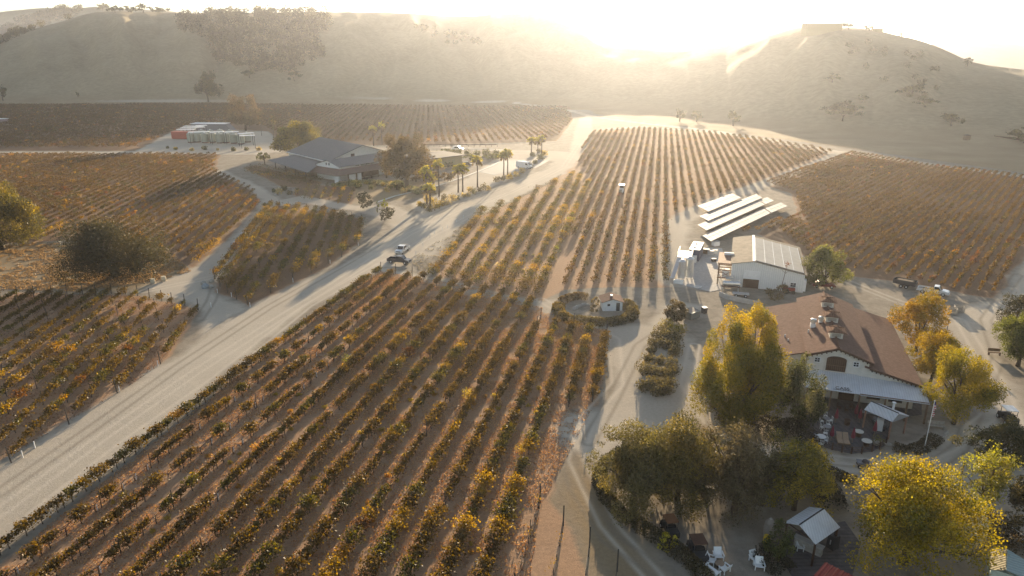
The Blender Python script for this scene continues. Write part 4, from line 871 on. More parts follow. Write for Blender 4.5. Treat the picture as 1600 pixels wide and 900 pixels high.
# --- outdoor kitchen pavilion beside the patio
def gable_roof_from(name, label, cat, e0, e1, ezz, r0, r1, rz_, e2, m, posts=True, post_m=WOOD, group=None):
    """eave corners e0 e1, ridge r0 r1, far eave through e2 : world vectors"""
    o = e0.copy(); o.z = 0; rt = thing(name, label, cat, o)
    E0, E1, R0, R1, E2 = e0-o, e1-o, r0-o, r1-o, e2-o
    E3 = E2+(E0-E1)
    u = (E1-E0).normalized(); sl = [Vector(p) for p in (E0, E1, R1, R0)]
    a = MB().slab(sl, .07); a.build('roof', m, rt); MB().slab([E2, E3, R0-Vector((0,0,.0)), R1], .07).build('roof', m, rt)
    MB().tube(R0+Vector((0,0,.03)), R1+Vector((0,0,.03)), .07, .07, 6).build('ridge_cap', DARK, rt)
    if posts:
        c = (E0+E1+E2+E3)/4
        for p in (E0, E1, E2, E3):
            k = p.lerp(c, .09); MB().tube((k.x, k.y, 0), (k.x, k.y, p.z+.05), .11, .11, 6).build('post', post_m, rt)
        bm_ = MB()
        for p, s in ((E0, E1), (E2, E3), (E0, E3), (E1, E2)):
            p2, s2 = p.lerp(c, .09), s.lerp(c, .09); bm_.tube(p2-Vector((0,0,.02)), s2-Vector((0,0,.02)), .07, .07, 5)
        bm_.build('beam', post_m, rt)
    return rt, (E0, E1, E2, E3, R0, R1)
e0, e1 = G(1350,640,2.6), G(1394,659,2.6); e2 = G(1420.7,649.5,2.6); rr0, rr1 = G(1361.3,627,3.55), G(1404.4,646,3.55)
F, fc = gable_roof_from('grill_pavilion', 'open timber pavilion with a shiny white metal gable roof and a chimney pipe', 'pavilion', e0, e1, 2.6, rr0, rr1, 0, e2, METAL, post_m=mat('pinkish_timber', (.3,.17,.12), .8))
gb = MB(); gb.add([fc[1]+Vector((0,0,-.1)), fc[2]+Vector((0,0,-.1)), fc[5]+Vector((0,0,-.1)), fc[1].lerp(fc[0],.02)+Vector((0,0,-.1)), fc[2].lerp(fc[3],.02)+Vector((0,0,-.1)), fc[5].lerp(fc[4],.02)+Vector((0,0,-.1))], [(0,1,2),(5,4,3),(0,2,5,3),(1,4,5,2),(0,3,4,1)]); gb.build('gable', mat('grey_board', (.3,.31,.32), .8), F)
pc = fc[4].lerp(fc[5], .75)+Vector((.35,.35,-.25)); ch = MB().tube(pc, pc+Vector((0,0,1.1)), .14, .14, 10); cho = ch.build('chimney_pipe', WHITE, F); MB().lathe(pc+Vector((0,0,1.12)), [(.24,0),(.24,.06),(.02,.16)], 10).build('pipe_cap', WHITE, cho)
gp = fc[0].lerp(fc[1], .62)+Vector((1.0,1.6,0)); 
t = thing('smoker_grill', 'dark barrel smoker grill under the metal roofed pavilion', 'grill', (F.location.x+gp.x, F.location.y+gp.y, 0), R(-50))
MB().tube((-.9,0,1.0), (.9,0,1.0), .42, .42, 14).build('drum', mat('grey_steel', (.2,.2,.21), .5, .5), t); MB().box((-.7,0,.35), (.07,.5,.7)).box((.7,0,.35), (.07,.5,.7)).build('leg', DARK, t); MB().tube((-.6,-.46,1.1), (.6,-.46,1.1), .03, .03, 6).build('handle', STEEL, t)
t = thing('white_cooler', 'white upright fridge under the metal roofed pavilion', 'fridge', G(1373,672), R(-30)); MB().box((0,0,.8), (.8,.7,1.6)).build('body', WHITE, t, bevel=.03); MB().box((.0,-.37,.8), (.72,.04,1.5)).build('door', WHITE, t)
t = thing('long_bench', 'pale narrow counter behind the fridge in the pavilion', 'counter', G(1361,655), R(-22)); MB().box((0,0,.9), (2.4,.5,.08)).build('top', STEEL, t)
for x in (-1.1, 1.1): MB().box((x,0,.43), (.08,.4,.86)).build('leg', DARK, t)
# --- lower pavilion
r0, r1 = G(1249.3,820,4.0), G(1287.3,794.7,4.0); l0 = G(1226.7,816,2.9); a0, a1 = G(1274.7,850.7,2.7), G(1313,824,2.7)
P_, pc_ = gable_roof_from('yard_pavilion', 'open pavilion with a blue grey corrugated gable roof beside the pepper tree', 'pavilion', a0, a1, 2.7, r0, r1, 0, l0+(r1-r0), METAL, post_m=DARKWOOD)
# floor slab and low counter
poly_slab('paved_floor', [(1205,850),(1245,830),(1320,815),(1345,850),(1330,905),(1240,905)], 0, .05, mat('grey_pavers', (.13,.115,.11), .9, var=.3, scale=1.5, stripes=(1,.5,.2)), kind='structure')
t = thing('stone_counter', 'grey block counter under the front edge of the lower pavilion', 'counter', G(1262,860), R(-43)); MB().box((0,0,.5), (2.6,.5,1.0)).build('body', STONE, t); MB().box((0,0,1.03), (2.8,.7,.07)).build('top', CONCRETE, t)
t = thing('dark_smoker', 'tall dark smoker standing under the right side of the lower pavilion', 'smoker', G(1300,858), R(30)); MB().box((0,0,.95), (.9,.8,1.5), taper=(.9,.9)).build('body', DARK, t); MB().tube((0,0,1.7), (0,0,2.5), .09, .09, 8).build('chimney', DARK, t); MB().box((-.46,0,1), (.05,.1,.5)).build('handle', STEEL, t)
# --- red shed roof at the lower edge
rt = thing('red_container', 'red corrugated container roof cut by the bottom edge', 'container', (G(1290.7,879,2.4).x, G(1290.7,879,2.4).y, 0), heading(G(1290.7,879,2.4), G(1330.7,898.7,2.4)))
MB().box((2.0,-1.2,1.2), (4.2,2.4,2.4)).build('body', REDM, rt)
rb_ = MB()
for i in range(9): rb_.box((.1+i*.475,-1.2,2.42), (.1,2.44,.06))
rb_.build('roof_rib', mat('bright_red_rib', (.4,.08,.05), .5), rt)
# --- small corrugated shed bottom right
rt = thing('corrugated_shed', 'small shed with one cream and one teal corrugated roof slope at the right edge', 'shed', G(1560,885,0), 0)
o = rt.location; w0 = lambda px, py, z: G(px, py, z)-o
MB().slab([w0(1548,857,2.45), w0(1573,858,3.0), w0(1571,891,3.0), w0(1546,890,2.45)], .05).build('roof', CREAMM, rt)
MB().slab([w0(1574.5,858,3.0), w0(1610,880,2.2), w0(1608,906,2.2), w0(1572.5,891,3.0)], .05).build('roof', TEAL, rt)
wl = MB(); a, b, c, d = w0(1550,860,2.35), w0(1605,880,2.15), w0(1602,905,2.15), w0(1549,888,2.35)
wl.add([(a.x,a.y,0),(b.x,b.y,0),(c.x,c.y,0),(d.x,d.y,0),(a.x,a.y,2.3),(b.x,b.y,2.1),(c.x,c.y,2.1),(d.x,d.y,2.3)], [(0,1,2,3),(4,5,6,7),(0,1,5,4),(1,2,6,5),(2,3,7,6),(3,0,4,7)]); wl.build('wall', mat('pale_green_board', (.5,.55,.45), .8), rt)
# pale end of a tented roof behind the pepper tree
t = thing('cream_water_tank', 'pale cream tank showing behind the right side of the pepper tree', 'water tank', G(1519,846)); MB().lathe((0,0,0), [(1.05,0),(1.05,2.4),(.9,2.75),(.3,3.0),(.01,3.02)], 20).build('body', mat('cream_plastic', (.6,.55,.38), .6), t, smooth=True); MB().lathe((0,0,3.0), [(.25,0),(.25,.12),(.02,.14)], 12).build('lid', DARK, t)
# --- little hut in the hedge oval
H_ = root_at('pump_hut', 'little white hut with a low brown tiled roof inside the hedge oval', 'hut', (G(957,486).x, G(957,486).y), 2)
MB().prism_y([(-2.2,0),(-2.2,2.1),(0,2.75),(2.2,2.1),(2.2,0)], 0, 4.2).build('wall', WHITE, H_)
MB().slab(q((-2.6,-.35,2.12),(0,-.35,2.95),(0,4.5,2.95),(-2.6,4.5,2.12)), .1).slab(q((0,-.35,2.95),(2.6,-.35,2.12),(2.6,4.5,2.12),(0,4.5,2.95)), .1).build('roof', TILE, H_)
MB().box((-.9,-.02,1.45), (.6,.06,.5)).build('window', GLASS, H_); MB().box((1.2,-.02,1.0), (.8,.06,1.9)).build('door', DARK, H_)
MB().box((0,2.1,2.98), (.6,.6,.3), taper=(.7,.8)).build('cupola', WHITE, H_); H_.scale = (.84,.84,.84)
PANW = mat('dusty_roof_panel', (.4,.39,.36), .8, var=.1, scale=.8, spec=.1)
# --- warehouse with solar roof
W = root_at('warehouse', 'white metal warehouse with solar panels over its right roof slope', 'warehouse', (45.55,137.2), -18)
MB().prism_y([(0,0),(0,4.85),(4.2,5.65),(14.2,3.75),(14.2,0)], .05, 22).build('wall', SIDING, W)
MB().slab(q((-.3,-.3,5.0),(4.2,-.3,5.85),(4.2,22.3,5.85),(-.3,22.3,5.0)), .1).build('roof', METALY, W)
MB().slab(q((4.2,-.3,5.85),(14.6,-.3,3.85),(14.6,22.3,3.85),(4.2,22.3,5.85)), .1).build('roof', METALY, W)
MB().box((4.2,11,5.88), (.5,22.4,.06)).build('ridge_cap', STEEL, W)
for i in range(5):
    x0 = 4.6+i*1.86; x1 = x0+1.8; z = lambda x: 5.85-(x-4.2)*2/10.4+.12
    for y0, y1 in ((.4, 10.2), (10.3, 20.0)):
        MB().slab(q((x0,y0,z(x0)),(x1,y0,z(x1)),(x1,y1,z(x1)),(x0,y1,z(x0))), .05).build('solar_panel', PANW, W)
ra = MB()
for i in range(6): x = 4.57+i*1.86; ra.box((x,10.2,z(x)+.02), (.07,19.8,.05))
ra.build('panel_rail', FRAME, W)
MB().box((4.05,-.01,.95), (3.1,.1,1.9)).build('doorway_shade', DARKWOOD, W); MB().box((4.05,-.04,2.8), (3.2,.12,1.75)).build('roller_door', WHITE, W)  # dark board below the roller door stands for shade inside the opening
window(W, 12.2, 1.5, .05, 1.0, .8); MB().box((14.45,1.2,1.3), (.5,1.2,2.4)).build('meter_box', WHITE, W)
# --- ground mounted solar arrays
PFR = mat('grey_panel_seam', (.25,.26,.28), .6)
AR = [((1090,321.4),(1107,330.5),(1158.6,308.8),(1143,301.8),'short back solar array of the four on the ground'),((1092.6,337.5),(1107,345),(1191,309),(1181,303),'second solar array from the back on the ground'),((1090,351),(1104,360),(1195,319.5),(1184,312.5),'third solar array from the back on the ground'),
 ((1097.5,368),(1111,377),(1204,333),(1193,325.6),'front solar array nearest the warehouse'),((1185.3,312),(1196.3,319),(1209.5,313.6),(1199,308),'small square panel group ending the third solar array'),((1194.5,325),(1205.5,332.4),(1230.5,322),(1220,316),'small panel group ending the front solar array')]
for a, b, c, d, lab in AR:
    A_, B_, C2, D_ = G(*a, 1.15), G(*b, 1.6), G(*c, 1.6), G(*d, 1.15); o = (A_+C2)/2; o.z = 0
    t = thing('solar_array', lab, 'solar array', o, 0, 'ground solar arrays by the warehouse')
    Q = [p-o for p in (A_, B_, C2, D_)]; MB().slab(Q, .06).build('panel', PANEL, t); L = (Q[3]-Q[0]).length; n = max(2, int(L/2.1)); g_ = MB()
    for i in range(n+1): k = i/n; g_.tube(Q[0].lerp(Q[3], k)+Vector((0,0,.03)), Q[1].lerp(Q[2], k)+Vector((0,0,.03)), .045, .045, 4)
    for k in (0, .5, 1): g_.tube(Q[0].lerp(Q[1], k)+Vector((0,0,.03)), Q[3].lerp(Q[2], k)+Vector((0,0,.03)), .025, .025, 4)
    g_.build('frame', PFR, t)
    for i in range(max(2, n//3)):
        k = (i+.5)/max(2, n//3); p = Q[0].lerp(Q[3], k).lerp(Q[1].lerp(Q[2], k), .5); MB().tube((p.x,p.y,0), p-Vector((0,0,.05)), .08, .08, 6).build('post', STEEL, t)
# --- winery at the left
def unit(v): v = Vector((v.x, v.y, 0)); return v.normalized()
A_, B_ = G(501,214,11), G(566.3,226.3,11); E_ = G(460,240.5,6.0); u = unit(B_-A_); n = Vector((u.y,-u.x,0)); 
if (E_-A_).dot(n) < 0: n = -n
hw = min(15.5, (E_-A_).dot(n)); L = (B_-A_).length; rdeg = math.degrees(math.atan2(u.y, u.x))
o = Vector((B_.x, B_.y, 0)); V_ = thing('winery', 'long grey roofed white winery hall with a lower front wing and brown porch roof', 'winery', o, math.atan2(u.y, u.x))
# local: +x along the ridge towards the visible gable, camera side is -y or +y
sgn = 1 if Vector((-u.y, u.x, 0)).dot(n) > 0 else -1
prof = [(-hw,0),(-hw,5.9),(0,10.7),(hw,5.9),(hw,0)]
def prism_x(mb, prof, x0, x1):
    k = len(prof); vs = [(x0, y, z) for y, z in prof]+[(x1, y, z) for y, z in prof]
    return mb.add(vs, [tuple(range(k)), tuple(range(2*k-1, k-1, -1))]+[(i, k+i, k+(i+1) % k, (i+1) % k) for i in range(k)])
prism_x(MB(), prof, -L, -.4).build('wall', STUCCO, V_)
MB().slab(q((-L-.6,0,11),(.5,0,11),(.5,-hw-.8,5.78),(-L-.6,-hw-.8,5.78)), .2).slab(q((-L-.6,0,11),(.5,0,11),(.5,hw+.8,5.78),(-L-.6,hw+.8,5.78)), .2).build('roof', SHINGLE, V_)
MB().box((-L/2,sgn*(hw+.85),5.72), (L+1.2,.25,.25)).build('gutter', WHITE, V_); MB().box((-.33,sgn*4.5,7.0), (.15,1.6,1.7)).build('window', DARKWOOD, V_)
# front wing
C_, D_ = G(510,250.3,7.4), G(576,241,7.4); F_ = G(524,262,5.4); u2 = unit(D_-C_); n2 = Vector((u2.y,-u2.x,0))
if (F_-C_).dot(n2) < 0: n2 = -n2
hw2 = max(4.0, min(8, (F_-C_).dot(n2))); L2 = (D_-C_).length+9
V2 = thing('winery_wing', 'lower winery wing with a grey gable roof, two small gable windows and a brown porch', 'winery wing', (C_.x, C_.y, 0), math.atan2(u2.y, u2.x))
s2 = 1 if Vector((-u2.y, u2.x, 0)).dot(n2) > 0 else -1
prism_x(MB(), [(-hw2,0),(-hw2,5.3),(0,7.2),(hw2,5.3),(hw2,0)], .5, L2).build('wall', WHITE, V2)
MB().slab(q((0,0,7.45),(L2+.5,0,7.45),(L2+.5,hw2+.5,5.38),(0,hw2+.5,5.38)), .16).slab(q((0,0,7.45),(L2+.5,0,7.45),(L2+.5,-hw2-.5,5.38),(0,-hw2-.5,5.38)), .16).build('roof', SHINGLE, V2)
yo = s2*hw2; pw = 4.2
MB().slab(q((-pw,yo+s2*pw,3.0),(0.4,yo,4.6),(L2,yo,4.6),(L2,yo+s2*pw,3.0)), .14).slab(q((-pw,-yo-s2*1,3.0),(.45,-yo-s2*1,4.6),(.45,yo,4.6),(-pw,yo+s2*pw,3.0)), .14).build('porch_roof', SHINGLEB, V2)
for y in (-.8, .9): MB().box((.44,y,5.9), (.12,.6,.9)).build('gable_window', GLASS, V2)
for i in range(4): MB().box((9+i*2.6,yo+s2*.05,4.98), (1.9,.1,.34)).build('clerestory_window', GLASS, V2)
for x in (1.2, 5.2, 8.8, 12.5, 16, 19.5): MB().box((x,yo+s2*(pw-.4),1.55), (.35,.35,3.1)).build('post', DARKWOOD, V2)
MB().box((3.2,yo+s2*(pw-1.0),1.3), (3.2,.2,2.6)).box((7.0,yo+s2*(pw-1.0),1.3), (1.9,.2,2.6)).build('screen_wall', WHITE, V2)
MB().box((14.5,yo+s2*.06,1.7), (10,.1,3.2)).build('glazed_front', DARKWOOD, V2)
MB().box((-pw+.8,yo+s2*(pw-1.6),1.3), (.2,2.2,2.6)).build('screen_wall', WHITE, V2)
# carport
t = thing('carport', 'open grey flat roofed carport on thin posts joined to the winery', 'carport', G(455,262)); o = t.location
cpn = [G(418,250,4.2)-o, G(459,241.5,5.3)-o, G(506,250.5,5.3)-o, G(498,263,4.6)-o, G(481,270,4.0)-o, G(418,256,3.9)-o]
MB().slab([cpn[0], cpn[1], cpn[2], cpn[4]], .15).build('roof', SHINGLE, t)
for px, py in ((414,258),(431,263),(447,271),(462,274),(478,280)):
    p = G(px, py)-o; MB().box((p.x,p.y,2), (.3,.3,4.0)).build('post', DARKWOOD, t)
# second building beyond the oak
p0, p1 = G(650,268), G(722,259); u = unit(p1-p0); t = thing('tasting_annex', 'low ochre walled building with a thin dark flat roof behind the palms', 'building', ((p0.x+p1.x)/2, (p0.y+p1.y)/2, 0), math.atan2(u.y, u.x)); L = (p1-p0).length
MB().box((0,7,2.3), (L,14,4.6)).build('wall', ADOBE, t); MB().box((-.5,6.6,4.75), (L+3,17,.28)).build('roof', mat('dark_flat_roof', (.08,.075,.07), .8), t); MB().box((-5,6,5.1), (9,8,.4)).build('roof_monitor', SHINGLE, t)
for x in (3, 6, 8.2): MB().box((x-1,-.04,1.9), (1.4,.1,2.6)).build('window', mat('amber_glass', (.35,.3,.16), .3), t)
MB().box((-7,-.06,1.8), (8,.1,3.4)).build('brown_panel', DARKWOOD, t)
# tank yard
TK = mat('pale_green_tank', (.36,.38,.32), .5, .4, var=.12); ROOFW = mat('white_shade_roof', (.72,.73,.74), .5, var=.05)
for k, (px, py) in enumerate([(299,222.5),(309,222),(321,223),(333,222.5),(344,223.5),(354,223),(366,224),(377,225),(316,217.5),(330,217.5),(345,217),(360,218),(387,222)]):
    g = G(px, py); t = thing('steel_tank', 'grey green steel wine tank in the tank yard, %s of its %s row' % ((ordn(k), 'front') if k < 8 else (ordn(k-8), 'back')), 'wine tank', g, 0, 'wine tanks in the tank yard')
    MB().lathe((0,0,0), [(1.9,.5),(1.9,4.7),(1.2,5.2),(.2,5.35)], 16).build('body', TK, t, smooth=False); MB().lathe((0,0,5.3), [(.35,0),(.35,.3)], 10).build('hatch', STAINLESS, t)
    MB().box((0,0,.25), (2.6,2.6,.5)).build('base', mat('red_brown_plinth', (.16,.06,.05), .8), t)
for k, (x0, y0, x1, y1) in enumerate([(294,206.5,327,205.6),(328,206.5,350,205.8),(351,206.5,373,205.6),(374,212,398,211.2),(372,209,396,207.4),(298,199.5,320,198.4),(306,196.5,323,195.6),(288,197,316,197.6),(283,199.6,308,199.6),(277,202,304,202)]):
    a, b = G(x0, y0, 6.6 if k < 5 else 4.2), G(x1, y1, 6.6 if k < 5 else 4.2); u = unit(b-a); L = (b-a).length; c = (a+b)/2; z = c.z
    t = thing('shade_roof', 'thin white shade roof on posts over the tank yard, %s counted from front to back' % ordn(k), 'shade roof', (c.x, c.y, 0), math.atan2(u.y, u.x), 'shade roofs of the tank yard')
    MB().box((0,0,z), (L,3.2,.25)).build('roof', ROOFW, t)
    for x in (-L/2+.4, L/2-.4): MB().box((x,1.2,z/2), (.2,.2,z)).build('post', DARK, t)
g = G(287,217); t = thing('red_shipping_container', 'red shipping container at the left end of the tank yard', 'container', g, R(-8)); MB().box((0,0,2.2), (12,4,4.0)).build('body', mat('container_red', (.45,.09,.06), .6, stripes=(0,.5,.2)), t); MB().box((0,0,.1), (11,3.4,.3)).build('skid', DARK, t); MB().box((6.03,0,2.2), (.08,3.6,3.6)).build('door', mat('container_red_door', (.38,.07,.05), .6), t)
g = G(334,203); t = thing('grey_tank_barn', 'grey sloped shed at the back of the tank yard', 'shed', g, R(-4)); MB().prism_y([(-13,0),(-13,4),(9,4),(13,0)], -3, 4).build('wall', mat('grey_purple_sheet', (.2,.2,.22), .7), t); MB().box((-2,.5,4.1), (23,8,.2)).build('roof', ROOFW, t)
g = G(2,193); t = thing('far_shed', 'small pale roofed pink shed at the left edge beyond the vines', 'shed', g, 0); MB().box((0,0,1.6), (8,4,3.2)).build('wall', mat('pink_wall', (.35,.25,.25), .8), t); MB().box((0,0,3.3), (9,5,.2)).build('roof', WHITE, t)
# hilltop house and others
g = onhill(1283, 52)
if g: 
    t = thing('hilltop_house', 'dark flat roofed house on the hazy skyline of the right hill', 'house', g, R(0)); MB().box((0,0,3), (34,14,11)).build('wall', ADOBE, t); MB().box((1,0,8.6), (36,16,.5)).build('roof', DARKWOOD, t)
g = onhill(1371, 50)
if g: t = thing('hilltop_hut', 'tiny flat hut on the skyline right of the hilltop oaks', 'hut', g, 0); MB().box((0,0,1.2), (8,6,3.6)).build('wall', ADOBE, t); MB().box((0,0,3.1), (9,7,.3)).build('roof', DARKWOOD, t)
g = G(1509.5,220.5); t = thing('brown_kiosk', 'small brown hut standing alone on the brown flat under the right hill', 'hut', g, 0); MB().box((0,0,1.6), (2.6,2.6,3.2)).build('wall', WOOD, t); MB().box((0,0,3.4), (3.4,3.4,.5), taper=(.2,.2)).build('roof', DARKWOOD, t)
fr0, fr1 = G(1552,219), G(1640,228); u = unit(fr1-fr0); t = thing('far_fence', 'dark solid fence line on the brown flat at the right edge', 'fence', fr0, math.atan2(u.y,u.x)); L = (fr1-fr0).length; MB().box((L/2,0,1.4), (L,.2,2.2)).build('panel', DARKWOOD, t)
for i in range(8): MB().box((i*L/7,.15,1.4), (.3,.3,2.8)).build('post', WOOD, t)
# ---------------------------------------------------------------- vehicles
def paint(name, c): return mat(name, c, .3, .25, var=.04, spec=.6)
WP = paint('white_car_paint', (.75,.75,.74)); GP = paint('dark_grey_car_paint', (.06,.06,.07)); RP = paint('dark_red_car_paint', (.16,.03,.03)); VP_ = paint('van_white_paint', (.8,.8,.78))
LAMP = mat('lamp_glass', (.6,.6,.55), .15, spec=.8); REDL = mat('red_lamp_glass', (.4,.02,.02), .2)
def wheels(root, xs, y, r=.4, w=.26):
    for x in xs:
        for s in (-1, 1):
            o = MB().tube((x, s*y-s*w, r), (x, s*y, r), r, r, 16).build('wheel', RUBBER, root); MB().tube((x, s*y-.01, r), (x, s*y+s*.02, r), r*.55, r*.5, 12).build('rim', STEEL, o)
def pickup(loc, rz, P, label, crew=True, group='pickups parked on the gravel'):
    t = thing('pickup_truck', label, 'pickup truck', loc, rz, group); xc = -.55 if crew else .05
    MB().prism_y([(-2.75,.5),(-2.75,1.12),(xc-.05,1.12),(2.0,1.12),(2.6,1.02),(2.78,.85),(2.78,.48)], -.93, -.86).prism_y([(-2.75,.5),(-2.75,1.12),(xc-.05,1.12),(2.0,1.12),(2.6,1.02),(2.78,.85),(2.78,.48)], .86, .93).box((-1.65,0,.62), (2.2,1.72,.12)).box((-2.71,0,.83), (.08,1.72,.56)).prism_y([(xc-.1,.5),(xc-.1,1.12),(1.3,1.14),(2.0,1.11),(2.6,1.02),(2.78,.85),(2.78,.48)], -.86, .86).build('body', P, t, bevel=.03)
    MB().prism_y([(xc-.1,1.1),(xc+.08,1.82),(.95,1.84),(1.55,1.14)], -.8, .8).build('cab', P, t, bevel=.04)
    g = MB(); g.prism_y([(.98,1.77),(1.52,1.17),(1.56,1.17),(1.03,1.79)], -.7, .7)
    for s in (-1, 1): g.prism_y([(xc+.12,1.2),(xc+.2,1.72),(.9,1.74),(1.32,1.2)], s*.81-.015, s*.81+.015)
    g.prism_y([(xc-.12,1.2),(xc+.02,1.74),(xc+.05,1.74),(xc-.06,1.2)], -.65, .65); g.build('window', GLASS, t)
    MB().box((-1.7,0,.705), (1.9,1.66,.03)).build('bed_liner', DARK, t)
    for s in (-1, 1): MB().box((2.76,s*.68,.86), (.08,.34,.2)).build('headlight', LAMP, t); MB().box((-2.77,s*.8,.9), (.05,.16,.34)).build('tail_light', REDL, t); MB().box((1.2,s*1.0,1.2), (.14,.2,.16)).build('mirror', DARK, t)
    MB().box((2.82,0,.55), (.12,1.8,.2)).box((-2.82,0,.55), (.12,1.8,.18)).build('bumper', STEEL, t); MB().box((2.79,0,.84), (.04,.95,.22)).build('grille', DARK, t)
    wheels(t, (-1.75, 1.85), .93); return t
pickup(G(629,394), heading(G(641,384), G(617,401)), WP, 'white crew cab pickup nearer the road beside the dark grey one')
pickup(G(624,411), heading(G(608,408), G(641,411.5)), GP, 'dark grey pickup parked just in front of the white pickup on the roadside')
pickup(G(1457,459), heading(G(1440,455), G(1475,461)), WP, 'white pickup with an open empty bed parked by the right vineyard', crew=False)
t = thing('dump_trailer', 'black open dump trailer behind the right hand white pickup', 'trailer', G(1413,448.5), heading(G(1398,445), G(1430,451)))
MB().box((0,0,.78), (4.2,2.0,.1)).box((0,-.98,1.2), (4.2,.06,.8)).box((0,.98,1.2), (4.2,.06,.8)).box((-2.1,0,1.2), (.06,2,.8)).box((2.1,0,1.2), (.06,2,.8)).build('bed', DARK, t); MB().tube((2.1,-.4,.6), (3.3,0,.5), .05, .05, 6).tube((2.1,.4,.6), (3.3,0,.5), .05, .05, 6).build('drawbar', DARK, t); wheels(t, (-.5,.5), 1.1, .36, .22)
MB().box((0,0,1.3), (3.6,1.7,.5), taper=(.8,.7)).build('load', mat('brown_soil_load', (.1,.07,.05), .95, bump=.6), t)
def van(loc, rz, label, sc=1.0):
    t = thing('delivery_van', label, 'van', loc, rz); t.scale = (sc,)*3
    MB().prism_y([(-3,.5),(-3,2.5),(-2.8,2.62),(1.4,2.62),(1.9,2.4),(2.55,1.45),(2.95,1.2),(3.02,.5)], -.98, .98).build('body', VP_, t, bevel=.05)
    g = MB().prism_y([(1.85,2.36),(2.52,1.46),(2.57,1.48),(1.92,2.42)], -.85, .85)
    for s in (-1, 1): g.prism_y([(1.0,1.5),(1.0,2.2),(1.6,2.2),(2.2,1.5)], s*.99-.015, s*.99+.015)
    g.build('window', GLASS, t); wheels(t, (-1.9,1.95), .99, .38)
    for s in (-1, 1): MB().box((2.98,s*.7,.95), (.08,.36,.25)).build('headlight', LAMP, t)
    MB().box((3.02,0,.6), (.1,1.9,.25)).build('bumper', DARK, t)
van(G(819,263.5), heading(G(806,261.5), G(832,264)), 'white delivery van parked by the palms beside the wide road', 1.15)
def car(loc, rz, P, label, suv=False, group=None, sc=1.0):
    t = thing('parked_car', label, 'car', loc, rz, group); h = 1.7 if suv else 1.4; t.scale = (sc,)*3
    MB().prism_y([(-2.3,.35),(-2.3,.85),(-1.9,.95),(1.0,.95),(2.1,.8),(2.3,.6),(2.3,.35)], -.9, .9).build('body', P, t, bevel=.05)
    MB().prism_y([(-2.0 if suv else -1.7,.93),(-1.6 if suv else -1.0,h),(.4,h),(1.2,.93)], -.76, .76).build('cab', P, t, bevel=.05)
    g = MB().prism_y([(.42,h-.04),(1.15,.97),(1.2,.97),(.48,h-.02)], -.68, .68)
    for s in (-1, 1): g.prism_y([(-1.4,1.0),(-.9,h-.08),(.35,h-.08),(.95,1.0)], s*.77-.015, s*.77+.015)
    g.build('window', GLASS, t); wheels(t, (-1.4,1.45), .9, .33, .22)
    for s in (-1, 1): MB().box((2.28,s*.62,.65), (.08,.32,.14)).build('headlight', LAMP, t)
    return t
car(G(1286,448.5), heading(G(1270,447), G(1302,449)), RP, 'dark red car parked beside the warehouse and the wide bush')
car(G(730,259), R(10), GP, 'dark car parked in the bay behind the single palm', True)
car(G(715,235), R(-3), WP, 'distant white car on the lane behind the winery annex', True, sc=1.25)
def golf_cart(loc, rz, roofm, label, group='carts parked along the drive'):
    t = thing('golf_cart', label, 'golf cart', loc, rz, group)
    MB().prism_y([(-1.15,.28),(-1.15,.75),(-.35,.8),(-.3,.45),(.45,.42),(.8,.85),(1.15,.7),(1.2,.28)], -.58, .58).build('body', mat('cart_brown', (.12,.06,.04), .5), t, bevel=.03)
    MB().box((-.5,0,.85), (.5,1.05,.14)).box((-.78,0,1.1), (.12,1.05,.42)).build('seat', mat('tan_vinyl', (.4,.3,.2), .6), t)
    MB().box((-.05,0,1.86), (1.75,1.25,.08)).build('roof', roofm, t, bevel=.03)
    p = MB()
    for s in (-1, 1): p.tube((-.85,s*.54,.7), (-.8,s*.56,1.84), .025, .025, 5); p.tube((.85,s*.5,.8), (.68,s*.56,1.84), .025, .025, 5)
    p.build('roof_frame', DARK, t); wheels(t, (-.8,.82), .6, .24, .18); MB().tube((.5,-.25,.95), (.35,-.25,1.1), .16, .16, 12).build('steering_wheel', DARK, t)
golf_cart(G(1122,636), R(200), mat('tan_cart_roof', (.5,.34,.17), .5), 'golf cart with a rounded tan roof at the foot of the cottonwoods')
golf_cart(G(1114,611), R(195), mat('cream_cart_roof', (.55,.45,.3), .5), 'golf cart with a small cream roof half under the cottonwoods')
golf_cart(G(1102,602), R(190), mat('brown_cart_roof', (.2,.12,.09), .5), 'brown roofed golf cart farthest up the drive')
golf_cart(G(1135,655), R(215), mat('dull_brown_cart_roof', (.18,.12,.08), .5), 'dull brown roofed cart nearest the patio hedge')
def utility(loc, rz, label, name='utility_cart', roofm=WHITE, sc=1.0):
    t = thing(name, label, 'utility cart', loc, rz); t.scale = (sc,)*3
    MB().prism_y([(-1.5,.45),(-1.5,1.0),(-.4,1.0),(-.35,.6),(.5,.55),(.7,1.05),(1.3,.95),(1.4,.45)], -.68, .68).build('body', mat('dark_cart_body', (.05,.05,.05), .5), t, bevel=.03)
    MB().box((0,0,2.0), (1.7,1.45,.1)).build('roof', roofm, t, bevel=.03); p = MB()
    for s in (-1, 1):
        for x in (-.75, .7): p.tube((x,s*.62,.9), (x*.95,s*.66,2.0), .04, .04, 5)
    p.build('roof_frame', DARK, t); MB().box((-.25,0,1.1), (.5,1.2,.2)).build('seat', RUBBER, t); wheels(t, (-1.0,1.0), .74, .34, .26)
utility(G(1573,659), R(80), 'dark utility cart with a pale roof on the drive at the right edge')
utility(G(1046,832), R(100), 'dark cart with a brown roof tinted like orange backlight behind the little yellow bush', roofm=mat('orange_backlit_roof', (.2,.09,.04), .7), sc=.85)  # orange light from behind is put into the roof colour
